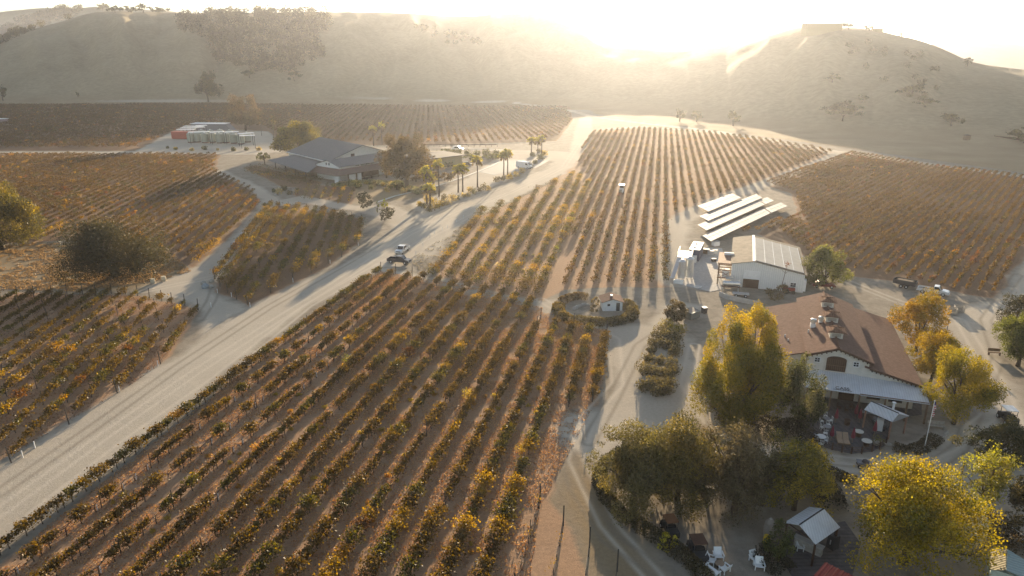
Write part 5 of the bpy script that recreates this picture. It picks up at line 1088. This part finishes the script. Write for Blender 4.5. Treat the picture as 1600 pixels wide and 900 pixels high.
utility(G(1089,868), R(95), 'dark open cart with backlight tinted brown roof beside the stone edging', roofm=mat('dark_backlit_roof', (.1,.05,.03), .7), sc=.95)  # warm brown of this roof is painted-in orange backlight
def tractor(loc, rz, body, label, roofm=None, sc=1.0):
    t = thing('tractor', label, 'tractor', loc, rz); t.scale = (sc,)*3
    MB().box((.75,0,1.0), (1.5,.7,.75), taper=(.95,.85)).box((-.5,0,.9), (1.2,.8,.6)).build('body', body, t, bevel=.04)
    for s in (-1, 1):
        MB().tube((-.6,s*.55,.72), (-.6,s*.95,.72), .72, .72, 18).build('wheel', RUBBER, t); MB().tube((1.15,s*.5,.42), (1.15,s*.78,.42), .42, .42, 14).build('wheel', RUBBER, t); MB().box((-.6,s*.75,1.5), (1.2,.45,.08)).build('mudguard', body, t)
    MB().box((-.5,0,1.35), (.5,.5,.14)).box((-.72,0,1.6), (.1,.5,.45)).build('seat', RUBBER, t); p = MB()
    for s in (-1, 1): p.tube((-.95,s*.5,1.3), (-.9,s*.5,2.45), .05, .05, 6)
    p.tube((-.9,-.5,2.4), (-.9,.5,2.4), .05, .05, 6).build('roll_bar', DARK, t)
    MB().tube((1.0,.2,1.35), (1.0,.2,2.0), .05, .05, 8).build('exhaust', DARK, t)
    if roofm: MB().box((-.4,0,2.5), (1.7,1.5,.12)).build('roof', roofm, t)
tractor(G(1231,458), R(-15), mat('tractor_red', (.25,.06,.04), .5), 'small red tractor parked before the warehouse window', sc=.85)
t = thing('vineyard_spray_rig', 'white roofed tractor driving between rows of the centre block', 'tractor', G(971,302), heading(G(971,302), G(975,285)))
MB().box((0,0,1.2), (3.4,1.5,1.4), taper=(.9,.85)).build('body', WHITE, t, bevel=.05); MB().box((.1,0,2.4), (1.8,1.4,1.0)).build('cab', GLASS, t); MB().box((.1,0,3.0), (2.2,1.9,.16)).build('roof', WHITE, t); wheels(t, (-1.1,1.2), .95, .6, .35)

# ---------------------------------------------------------------- yard equipment by the warehouse
t = thing('storage_container', 'white topped container with dark blue sides in the equipment yard', 'container', G(1087,402), heading(G(1084,408), G(1096,385)))
MB().box((0,0,1.45), (7.5,2.4,2.7)).build('body', mat('dark_blue_sheet', (.1,.11,.17), .6, stripes=(0,.4,.2)), t); MB().box((0,0,2.84), (7.6,2.5,.1)).build('roof', WHITE, t)
for x in (-1.6,1.6): MB().tube((x,0,2.9), (x,.5,2.92), .14, .14, 8).build('roof_vent', DARK, t)
MB().box((-4.3,0,.8), (.9,1.4,1.5)).build('chiller', WHITE, t)
for k, (px, py, h, r) in enumerate([(1064,438,4.6,.75),(1076,436,5.0,.85)]):
    t = thing('steel_silo', ['shorter steel silo by the stair platform', 'taller steel silo with a white cap'][k], 'silo', G(px, py), 0, 'steel silos'); MB().lathe((0,0,0), [(r,.6),(r,h-.4),(r*.4,h),(.05,h+.05)], 16).build('body', STAINLESS, t, smooth=False)
    for i in range(3): a = i*2.1; MB().tube((r*.8*math.cos(a), r*.8*math.sin(a), 0), (r*.8*math.cos(a), r*.8*math.sin(a), .7), .06, .06, 6).build('leg', STEEL, t)
    MB().lathe((0,0,h), [(.3,0),(.3,.16)], 10).build('cap', WHITE, t)
g = G(1069,420); t = thing('catwalk_platform', 'steel catwalk with a long pale handrail and stair behind the silos', 'platform', g, heading(G(1069,420), G(1074,405))); MB().box((0,0,3.4), (5.5,3.0,.12)).build('deck', STAINLESS, t)
for x in (-2.5,2.5):
    for y in (-1.3,1.3): MB().tube((x,y,0), (x,y,3.4), .08, .08, 6).build('leg', STEEL, t)
p = MB()
for y in (-1.45,1.45): p.tube((-2.7,y,4.4), (2.7,y,4.4), .05, .05, 5); p.tube((-2.7,y,3.9), (2.7,y,3.9), .04, .04, 5)
for x in (-2.7,0,2.7): p.tube((x,1.45,3.4), (x,1.45,4.4), .04, .04, 5); p.tube((x,-1.45,3.4), (x,-1.45,4.4), .04, .04, 5)
p.tube((-2.7,1.5,4.4), (-8.2,2.3,.9), .06, .06, 5); p.build('handrail', mat('cream_rail', (.6,.55,.42), .5), t); MB().slab(q((-2.7,1.5,3.4),(-2.7,.6,3.4),(-8,1.4,.0),(-8,2.3,.0)), .1).build('stair', STEEL, t)
g = G(1132,445); t = thing('timber_tower', 'brown timber rack tower with a white tank between it and the warehouse', 'timber tower', g, R(-18)); fr = MB()
for x in (-1.5,1.5):
    for y in (0,4,8): MB().box((x,y,2.3), (.22,.22,4.6)).build('post', WOOD, t)
for y in (0,4,8):
    for z_ in (1.5,3.2,4.6): fr.box((0,y,z_), (3.4,.12,.2))
for x in (-1.5,1.5):
    for z_ in (1.5,3.2,4.6): fr.box((x,4,z_), (.12,8.4,.2))
fr.tube((-1.5,-.05,1.5), (1.5,-.05,3.2), .06, .06, 5).tube((1.5,-.05,1.5), (-1.5,-.05,3.2), .06, .06, 5); fr.build('beam', mat('red_brown_timber', (.25,.13,.08), .8), t)
MB().box((0,4,4.75), (3.6,8.6,.1)).build('deck', mat('red_brown_deck', (.3,.17,.11), .8, stripes=(1,.3,.3)), t); MB().box((0,.9,2.3), (1.4,1.0,1.9)).build('white_tank', WHITE, t); MB().box((.3,6.3,5.1), (2,.6,.5)).build('pale_pipe', WHITE, t)
g = G(1141,455); t = thing('crusher_tank', 'long horizontal steel tank on legs before the warehouse door', 'tank', g, R(-12)); MB().tube((-1.6,0,1.7), (1.7,0,1.7), .5, .5, 16).build('body', STAINLESS, t, smooth=False)
for x in (-1.5,1.5):
    for y in (-.4,.4): MB().tube((x,y,0), (x,y,1.4), .06, .06, 6).build('leg', STEEL, t)
MB().box((0,0,1.05), (3.6,1.0,.3)).build('tray', mat('brown_tray', (.2,.15,.12), .8), t); MB().box((-.2,1.6,2.4), (1.5,1.2,.5), taper=(1.1,1.1)).build('hopper', STAINLESS, t)
for k, (a, b, lab) in enumerate([((1137,468),(1186,478),'long low concrete dock wall below the warehouse'),((1124,462),(1137,468),'short end of the low concrete dock wall')]):
    p0, p1 = G(*a), G(*b); t = tag(MB().box((0,0,.45), ((p1-p0).length,.3,.9)).build('dock_wall', CONCRETE), lab, 'wall'); t.location = (p0+p1)/2; t.rotation_euler = (0,0,heading(p0,p1))
t = thing('low_trailer', 'flat grey platform trailer parked against the dock wall', 'trailer', G(1157,463), R(-14)); MB().box((0,0,.6), (3.2,1.4,.15)).build('deck', CONCRETE, t); wheels(t, (-.9,.9), .75, .3, .2)
for k, (px, py, s, m, lab) in enumerate([(1103,396,1.0,WOOD,'brown crate pile at the back of the equipment yard'),(1110,398,.9,STEEL,'steel bin at the back of the equipment yard'),(1117,396,.8,WHITE,'white bin beside the timber tower'),(1115,409,.7,DARK,'dark pump beside the timber tower'),(1118,384,1.1,WHITE,'small white box unit below the front solar array')]):
    t = thing(['crate_pile','steel_bin','white_bin','yard_pump','box_unit'][k], lab, ['crates','bin','bin','pump','box'][k], G(px, py), R(-18+k*9)); MB().box((0,0,s*.55), (s*1.5,s*1.1,s*1.0)).build('body', m, t, bevel=.04); MB().box((0,0,s*1.1), (s*1.56,s*1.16,.08)).build('lid', mat('grey_lid', (.35,.34,.32), .6), t)
t = thing('hose_coil', 'pale coiled hose lying on the edge of the concrete pad', 'hose', G(1090,449)); p = MB()
for i in range(24): a, b = i*math.pi/6, (i+1)*math.pi/6; p.tube((.6*math.cos(a)*1.3,.5*math.sin(a),.08+i*.006), (.6*math.cos(b)*1.3,.5*math.sin(b),.08+i*.006), .05, .05, 5)
p.build('coil', WHITE, t)
poly_slab('concrete_pad', [(1056,443),(1064,398),(1082,386),(1128,388),(1136,420),(1130,452),(1110,456)], 0, .05, CONCRETE, kind='structure')
t = thing('pad_kerb', 'white kerb block at the corner of the concrete pad', 'kerb block', G(1060,443), R(-22)); MB().box((0,0,.4), (2.0,.6,.8)).build('block', WHITE, t, bevel=.04)
t = thing('agave_stalk', 'tall dry agave flower stalk in front of the warehouse wall', 'agave stalk', G(1218,459)); MB().path([(0,0,0),(.4,0,3),(.8,0,6.2)], [.09,.06,.03], 6).tube((.5,0,4.2), (1.3,0,4.9), .03, .02, 5).tube((.55,0,4.4), (-.1,0,5.0), .03, .02, 5).build('stem', WOOD, t); leafmesh('flower_head', rng.normal(0, .28, (60,3))+np.array([.8,0,6.3]), np.full(60,.22), np.tile([[.16,.08,.05]], (60,1)), LEAF, t)
t = thing('yard_bench', 'low pale bench against the warehouse front wall', 'bench', G(1206,452), R(-18)); MB().box((0,0,.5), (2.6,.5,.1)).build('seat', WHITE, t)
for x in (-1.1,1.1): MB().box((x,0,.24), (.1,.4,.46)).build('leg', WHITE, t)
t = thing('dumpster', 'grey steel dumpster beside the clipped round bush', 'dumpster', G(1080,497), R(38)); MB().box((0,0,.8), (2.6,1.8,1.3), taper=(1.05,1.1)).build('body', mat('grey_green_dumpster', (.16,.18,.17), .6), t); MB().box((0,.2,1.52), (2.6,1.7,.08), rx=.12).build('lid', DARK, t); MB().box((1.38,0,.9), (.14,.3,.2)).build('fork_pocket', STEEL, t)
t = thing('wheelie_bin', 'small dark bin right of the dumpster', 'bin', G(1100,489), R(20)); MB().box((0,0,.55), (.75,.8,1.1), taper=(1.15,1.15)).build('body', DARK, t); MB().box((0,0,1.14), (.9,.95,.08)).build('lid', WHITE, t)
for k, (px, py) in enumerate([(1487,490),(1498,487)]):
    t = thing('slatted_crate', ['left slatted pale bin on the gravel right of the orange tree', 'right slatted pale bin on the gravel right of the orange tree'][k], 'slatted bin', G(px, py), R(-20), 'slatted bins'); MB().box((0,0,.1), (1.5,1.3,.12)).build('base', STONE, t); s_ = MB()
    for z_ in (.3,.55,.8,1.05):
        for y in (-.65,.65): s_.box((0,y,z_), (1.5,.05,.14))
        for x in (-.75,.75): s_.box((x,0,z_), (.05,1.3,.14))
    s_.build('slats', STONE, t)
t = thing('yard_lamp', 'short lamp post beside the orange trees', 'lamp post', G(1478,524)); MB().tube((0,0,0), (0,0,2.6), .06, .05, 6).build('pole', DARK, t); MB().lathe((0,0,2.55), [(.12,0),(.2,.3),(.05,.45)], 8).build('lamp_head', DARK, t)
t = thing('dark_bench', 'wooden bench under the conifer at the right edge', 'bench', G(1553,555), R(-10)); MB().box((0,0,.5), (1.8,.5,.08)).build('seat', WOOD, t); MB().box((0,.28,.85), (1.8,.08,.5)).build('backrest', WOOD, t)
for x in (-.8,.8): MB().box((x,0,.23), (.1,.4,.46)).build('leg', DARKWOOD, t)

# ---------------------------------------------------------------- patio furniture
RED = mat('crimson_canvas', (.2,.025,.05), .8, var=.1)
def umbrella(px, py, label, h=2.3):
    t = thing('closed_umbrella', label, 'umbrella', G(px, py), 0, 'closed red patio umbrellas'); MB().tube((0,0,0), (0,0,h), .03, .03, 6).build('pole', WOOD, t); MB().lathe((0,0,.85), [(.22,0),(.26,.25),(.16,.9),(.04,h-.9)], 10).build('canopy', RED, t); MB().lathe((0,0,0), [(.28,0),(.28,.08),(.05,.12)], 10).build('base', DARK, t)
for a in [(1305,662,'red umbrella nearest the awning left of the barrel'),(1365,682,'red umbrella in front of the grill pavilion'),(1331,693,'red umbrella between the lounger and the drum tables'),(1298,690,'red umbrella beside the white bistro chairs'),(1336,655,'red umbrella close under the awning'),(1342,662,'thin red umbrella behind the drum tables'),(1165,660,'lone red umbrella in the dark hedge bank')]: umbrella(*a)
def rtable(px, py, label, m=WHITE, drum=False, r=.5):
    t = thing('round_table', label, 'table', G(px, py), 0, 'round patio tables'); MB().lathe((0,0,.72), [(r,0),(r,.05)], 20).build('top', m, t)
    if drum: MB().lathe((0,0,0), [(.3,0),(.36,.35),(.3,.7)], 14).build('barrel', DARKWOOD, t)
    else: MB().tube((0,0,0), (0,0,.72), .05, .05, 8).build('pedestal', m, t); MB().lathe((0,0,0), [(.28,0),(.28,.04)], 12).build('foot', m, t)
rtable(1282,690,'white round table at the left front of the patio', r=.6); rtable(1291,674,'grey round table among the white chairs', mat('grey_top', (.3,.29,.28), .6)); rtable(1290,661,'farthest small grey table left of the umbrella', mat('grey_top2', (.26,.25,.24), .6))
rtable(1341,682,'pale topped drum table nearer the pavilion', mat('cream_top', (.6,.56,.48), .6), True, .55); rtable(1353,697,'pale topped drum table at the patio front', mat('cream_top2', (.58,.54,.46), .6), True, .6)
rtable(1323,664,'barrel table with a flower pot near the awning', DARKWOOD, True, .4)
def chair(px, py, rz, label, m=WHITE, group='white patio chairs'):
    t = thing('patio_chair', label, 'chair', G(px, py), R(rz), group); MB().box((0,0,.44), (.44,.44,.05)).build('seat', m, t); b = MB()
    for x in (-.19,0,.19): b.box((x,.21,.7), (.04,.03,.48))
    b.box((0,.21,.94), (.46,.04,.07)).build('backrest', m, t)
    for x in (-.19,.19):
        for y in (-.19,.19): MB().box((x,y,.21), (.04,.04,.42)).build('leg', m, t)
CH = [(1275,689,80,'white chair left of the front white table'),(1289,693,-90,'white chair right of the front white table'),(1282,698,180,'white chair in front of the front white table'),(1294,668,0,'white chair behind the grey table'),(1289,681,170,'white chair in front of the grey table'),(1284,672,90,'white chair left of the grey table'),(1283,662,90,'white chair left of the farthest small table'),(1297,661,-90,'white chair right of the farthest small table'),(1290,655,0,'white chair behind the farthest small table'),(1168,664,30,'white chair in the hedge bank clearing')]
for a in CH: chair(*a)
for k, (px, py) in enumerate([(1283,640),(1310,640),(1322,645),(1330,640)]): chair(px, py, 40*k, 'brown chair in the shade under the awning, %s from the left' % ordn(k), DARKWOOD, 'brown chairs under the awning')
t = thing('double_lounger', 'tan double lounge bench in the middle of the patio', 'lounger', G(1316,690), R(-14))
for x in (-.36,.36): MB().slab(q((x-.32,.8,.95),(x+.32,.8,.95),(x+.32,-.1,.4),(x-.32,-.1,.4)), .08).slab(q((x-.32,-.1,.4),(x+.32,-.1,.4),(x+.32,-1.0,.36),(x-.32,-1.0,.36)), .08).build('cushion', mat('tan_slats', (.42,.3,.2), .8, stripes=(1,.15,.25)), t)
for x in (-.7,.7):
    for y in (-.9,.6): MB().box((x,y,.18), (.08,.08,.36)).build('leg', WOOD, t)
MB().box((0,-.2,.3), (1.5,1.9,.06)).build('frame', WOOD, t)
t = thing('patio_planter', 'low stone planter with greenery in front of the pavilion', 'planter', G(1370,695)); MB().lathe((0,0,0), [(.4,0),(.5,.45)], 12).build('pot', STONE, t); leafmesh('plant', rng.normal(0,.38,(160,3))*np.array([1,1,.6])+np.array([0,0,.8]), np.full(160,.18), np.tile([[.12,.12,.03]], (160,1)), LEAF, t)
t = thing('flagpole', 'tall white flagpole with a limp striped flag beside the awning end', 'flagpole', G(1444,702)); MB().tube((0,0,0), (0,0,6.6), .06, .035, 8).build('pole', WHITE, t); MB().lathe((0,0,6.6), [(.08,0),(.08,.1)], 8).build('finial', STEEL, t)
fl_ = MB(); sw = []
for i in range(9):
    z_ = 6.4-i*.2; fl_.add([(.03,0,z_),(.30+.05*math.sin(i),.1*math.sin(i*1.7),z_-.25),(.30+.05*math.sin(i+1),.1*math.sin(i*1.7+1.7),z_-.45),(.03,0,z_-.2)], [(0,1,2,3)])
FLM = mat('striped_flag_cloth', (.6,.55,.55), .8, stripes=(2,.28,.0)); Nn, Ll = nt(FLM)
rp = Nn.new('ShaderNodeValToRGB'); rp.color_ramp.interpolation = 'CONSTANT'; rp.color_ramp.elements[0].color = (.45,.04,.05,1); rp.color_ramp.elements[1].color = (.7,.68,.66,1); rp.color_ramp.elements[1].position = .5
sn_ = [x for x in Nn if x.bl_idname == 'ShaderNodeMath' and x.operation == 'SINE'][0]; mm_ = Nn.new('ShaderNodeMath'); mm_.operation = 'MULTIPLY_ADD'; mm_.inputs[1].default_value = .5; mm_.inputs[2].default_value = .5; Ll.new(sn_.outputs[0], mm_.inputs[0]); Ll.new(mm_.outputs[0], rp.inputs[0]); Ll.new(rp.outputs[0], [x for x in Nn if x.bl_idname == 'ShaderNodeBsdfPrincipled'][0].inputs['Base Color'])
fl_.build('flag', FLM, t); MB().box((.12,.02,6.2), (.2,.04,.55)).build('flag_canton', mat('flag_blue', (.03,.04,.16), .8), t)
t = thing('flag_rock', 'pale boulder at the foot of the flagpole', 'boulder', G(1439,703)); MB().lathe((0,0,0), [(.42,0),(.45,.25),(.2,.5)], 7).build('rock', STONE, t)
def stones(pts, label, step=.55, r=(.18,.34)):
    P = [G(a, b) for a, b in pts]; o = P[0].copy(); t = thing('stone_edging', label, 'stone edging', o); rs = random.Random(int(pts[0][0])); cnt = 0
    for a, b in zip(P[:-1], P[1:]):
        L = (b-a).length; k = 0
        while k < L and cnt < 95:
            p = a.lerp(b, k/L)-o; rr = rs.uniform(*r); s = MB().lathe((p.x+rs.uniform(-.08,.08), p.y+rs.uniform(-.08,.08), 0), [(rr,0),(rr*1.05,rr*.45),(rr*.4,rr*.95)], 6).build('stone', STONE, t); cnt += 1; k += step*rs.uniform(.8,1.3)
stones([(1376,690),(1390,696),(1410,703),(1432,706),(1452,702),(1466,692),(1476,682),(1480,672)], 'curved pale stone edging from the patio round the flagpole')
stones([(1050,845),(1064,860),(1080,875),(1095,892),(1108,912)], 'stone edging along the right side of the curved hedge', .6, (.2,.36))
stones([(897,484),(905,479),(914,476),(921,479)], 'pale stones inside the hedge oval left of the hut', .7, (.35,.6))
t = thing('garden_cart', 'small dark garden cart left alone on the drive below the patio', 'cart', G(1349,730), R(-15)); MB().box((0,0,.55), (1.4,.8,.35), taper=(1.15,1.2)).build('tub', mat('grey_tub', (.17,.17,.18), .6), t); wheels(t, (-.5,.5), .5, .22, .12); MB().tube((.7,0,.5), (1.2,0,1.0), .03, .03, 6).build('handle', DARK, t); MB().lathe((.1,0,.7), [(.42,0),(.3,.25),(.05,.4)], 8).build('load', mat('dark_load', (.09,.08,.08), .9), t)
t = thing('grey_bench', 'grey bench behind the flagpole under the golden tree', 'bench', G(1462,670), R(-12)); MB().box((0,0,.48), (2.0,.5,.08)).box((0,.28,.8), (2.0,.06,.45)).build('seat', STONE, t)
for x in (-.9,.9): MB().box((x,0,.22), (.1,.45,.44)).build('leg', STONE, t)
# white lawn furniture
def lawn_chair(px, py, rz, label, w=.75, group='white lawn chairs on the gravel yard'):
    t = thing('lawn_chair', label, 'lawn chair', G(px, py), R(rz), group)
    MB().slab(q((-w/2,-.35,.42),(w/2,-.35,.42),(w/2,.25,.3),(-w/2,.25,.3)), .04).build('seat', WHITE, t)
    MB().slab(q((-w/2,.22,.3),(w/2,.22,.3),(w/2,.5,1.0),(-w/2,.5,1.0)), .04).build('backrest', WHITE, t)
    for s in (-1, 1): MB().box((s*(w/2+.06),0,.6), (.12,.8,.04)).build('armrest', WHITE, t); MB().box((s*(w/2+.04),-.32,.29), (.06,.08,.58)).build('leg', WHITE, t); MB().box((s*(w/2+.04),.3,.29), (.06,.08,.58)).build('leg', WHITE, t)
lawn_chair(1122,873,0,'white lawn chair behind the round wooden table'); lawn_chair(1111,880,60,'white lawn chair left of the round wooden table'); lawn_chair(1112,896,125,'wide white lawn seat in front of the round wooden table', 1.3); lawn_chair(1132,893,215,'white lawn chair right of the round wooden table')
t = thing('wood_table', 'round wooden table between the white lawn chairs', 'table', G(1123.5,886)); MB().lathe((0,0,.42), [(.42,0),(.42,.06)], 20).build('top', mat('tan_table', (.35,.25,.17), .7), t); MB().lathe((0,0,0), [(.2,0),(.15,.42)], 12).build('base', DARKWOOD, t)
lawn_chair(1179,877,20,'upper white lawn chair of the pair by the dark mound'); lawn_chair(1186,888,-10,'lower white lawn chair of the pair by the dark mound')
lawn_chair(1249,859,-10,'white chair under the left side of the lower pavilion', .5)
t = thing('yellow_barrel', 'bright yellow plastic barrel left of the lower pavilion', 'barrel', G(1197,850)); MB().lathe((0,0,0), [(.3,0),(.34,.3),(.34,.7),(.28,.95)], 14).build('body', mat('bright_yellow', (.75,.5,.02), .5), t); MB().lathe((0,0,.95), [(.28,0),(.28,.05)], 14).build('lid', mat('yellow_lid', (.6,.4,.02), .5), t)
t = thing('cloth_sculpture', 'tall beige covered heater behind the yellow barrel', 'covered heater', G(1201,838)); MB().lathe((0,0,0), [(.55,0),(.6,.8),(.5,1.7),(.2,2.1)], 12).build('cover', mat('beige_cover', (.3,.26,.22), .9, bump=.3), t); MB().lathe((0,0,2.05), [(.22,0),(.04,.2)], 8).build('cap', STONE, t)
t = thing('white_bucket', 'small white bucket beside the dark open cart', 'bucket', G(1090,875)); MB().lathe((0,0,0), [(.16,0),(.2,.4)], 12).build('tub', WHITE, t); MB().lathe((0,0,.4), [(.22,0),(.22,.03)], 12).build('rim', WHITE, t)
# fence right of the pepper tree
fp = [(1515,800),(1540,818),(1568,838),(1600,860)]; t = thing('wire_fence', 'thin wire fence with posts behind the corrugated shed', 'fence', G(1515,800)); o = G(1515,800); p = MB()
for a, b in zip(fp[:-1], fp[1:]):
    for z_ in (.5,1,1.5): p.tube(G(*a)-o+Vector((0,0,z_)), G(*b)-o+Vector((0,0,z_)), .015, .015, 4)
p.build('wire', STEEL, t)
for a in fp: k = G(*a)-o; MB().tube((k.x,k.y,0), (k.x,k.y,1.7), .05, .05, 6).build('post', STEEL, t)
MB_ = thing('utility_pole', 'slim post standing by the pale yellow tree', 'post', G(1497,765)); MB().tube((0,0,0), (0,0,3.4), .07, .06, 6).build('pole', DARKWOOD, MB_); MB().box((0,0,3.4), (.3,.1,.1)).build('cap', DARKWOOD, MB_)

# ---------------------------------------------------------------- left side furniture and markers
t = thing('long_trough', 'long pale plank trough lying along the lane by the wedge block', 'trough', G(376,372), heading(G(367,377), G(388,354))); L = (G(388,354)-G(367,377)).length; MB().box((0,0,.45), (L,1.5,.12)).build('top', CONCRETE, t); MB().box((0,0,.2), (L*.95,1.1,.4)).build('base', DARKWOOD, t)
for k, (px, py) in enumerate([(239,443),(256,439)]):
    t = thing('white_barrel', ['left cream barrel at the lane end below the oak', 'right cream barrel at the lane end below the oak'][k], 'barrel', G(px, py), 0, 'cream barrels at the lane end'); MB().lathe((0,0,0), [(.45,0),(.52,.5),(.45,1.05)], 14).build('body', mat('cream_barrel', (.6,.52,.38), .7), t); MB().lathe((0,0,.2), [(.5,0),(.53,.06)], 14).build('hoop', DARK, t)
t = thing('lane_boulder', 'blue grey boulder group at the lane corner', 'boulder', G(321,450)); MB().lathe((0,0,0), [(.7,0),(.8,.5),(.3,1.0)], 8).build('rock', mat('blue_grey_stone', (.3,.33,.34), .9), t); MB().lathe((1.2,.3,0), [(.45,0),(.5,.3),(.2,.6)], 7).build('rock', STONE, t)
for k, (px, py) in enumerate([(331,441),(318,444),(416,330),(431,306),(437,303)]):
    o = tag(MB().lathe((0,0,0), [(.5,0),(.6,.35),(.25,.75)], 7).build('lane_rock', STONE), ['pale rock right of the lane boulder','pale rock left of the lane boulder','pale rock near the top of the wedge block','pale rock cluster beside the winery lane, left','pale rock cluster beside the winery lane, right'][k], 'rock'); o.location = G(px, py)
stk = [(650,398),(661,385),(672,371),(679,366),(691,360),(699,357),(713,347),(724,341),(36,715),(55,700),(247,572),(187,612),(340,458),(516,412),(414,340),(560,384),(330,480),(362,464),(391,480),(458,441)]
m_ = one_mesh(MB().tube((0,0,0), (0,0,.95), .06, .06, 6), 'white_stake', TUBE)
for k, (px, py) in enumerate(stk):
    o = bpy.data.objects.new('white_stake', m_); C.objects.link(o); o.location = G(px, py); tag(o, 'short white marker stake at the edge of the gravel road or a vine block', 'stake', 'white marker stakes')
kb = [(590,316),(616,307),(640,301),(664,297),(700,285),(724,277),(750,267),(768,260),(780,253)]
P = [G(*a) for a in kb]; k_ = MB()
for a, b in zip(P[:-1], P[1:]): d = (b-a); k_.box(((a.x+b.x)/2,(a.y+b.y)/2,.08), (d.length,.8,.16), math.atan2(d.y,d.x))
tag(k_.build('kerb', mat('pale_kerb', (.6,.57,.5), .8)), kind='structure')
poly_slab('car_park', [(745,268),(782,250),(860,250),(838,262),(800,268),(772,274)], 0, .03, mat('pale_asphalt', (.33,.32,.3), .9), kind='structure')
pf = [(441,300),(455,298),(470,295),(488,293),(505,290)]; o = G(*pf[0]); t = thing('lane_fence', 'low post and rail fence along the winery lane', 'fence', o); p = MB()
for a, b in zip(pf[:-1], pf[1:]): p.tube(G(*a)-o+Vector((0,0,.9)), G(*b)-o+Vector((0,0,.9)), .05, .05, 5)
p.build('rail', WOOD, t)
for a in pf: k = G(*a)-o; MB().tube((k.x,k.y,0), (k.x,k.y,1.1), .08, .08, 6).build('post', WOOD, t)
ln = [(660,229.5),(700,229.6),(740,229.6),(776,229.8)]; o = G(*ln[0]); t = thing('back_fence', 'long dark rail fence on the lane behind the annex', 'fence', o); p = MB()
for a, b in zip(ln[:-1], ln[1:]): p.tube(G(*a)-o+Vector((0,0,1.2)), G(*b)-o+Vector((0,0,1.2)), .22, .22, 5)
p.build('rail', DARKWOOD, t)
for i in range(14): k = G(660+i*9, 229.6)-o; MB().tube((k.x,k.y,0), (k.x,k.y,1.4), .1, .1, 5).build('post', DARKWOOD, t)
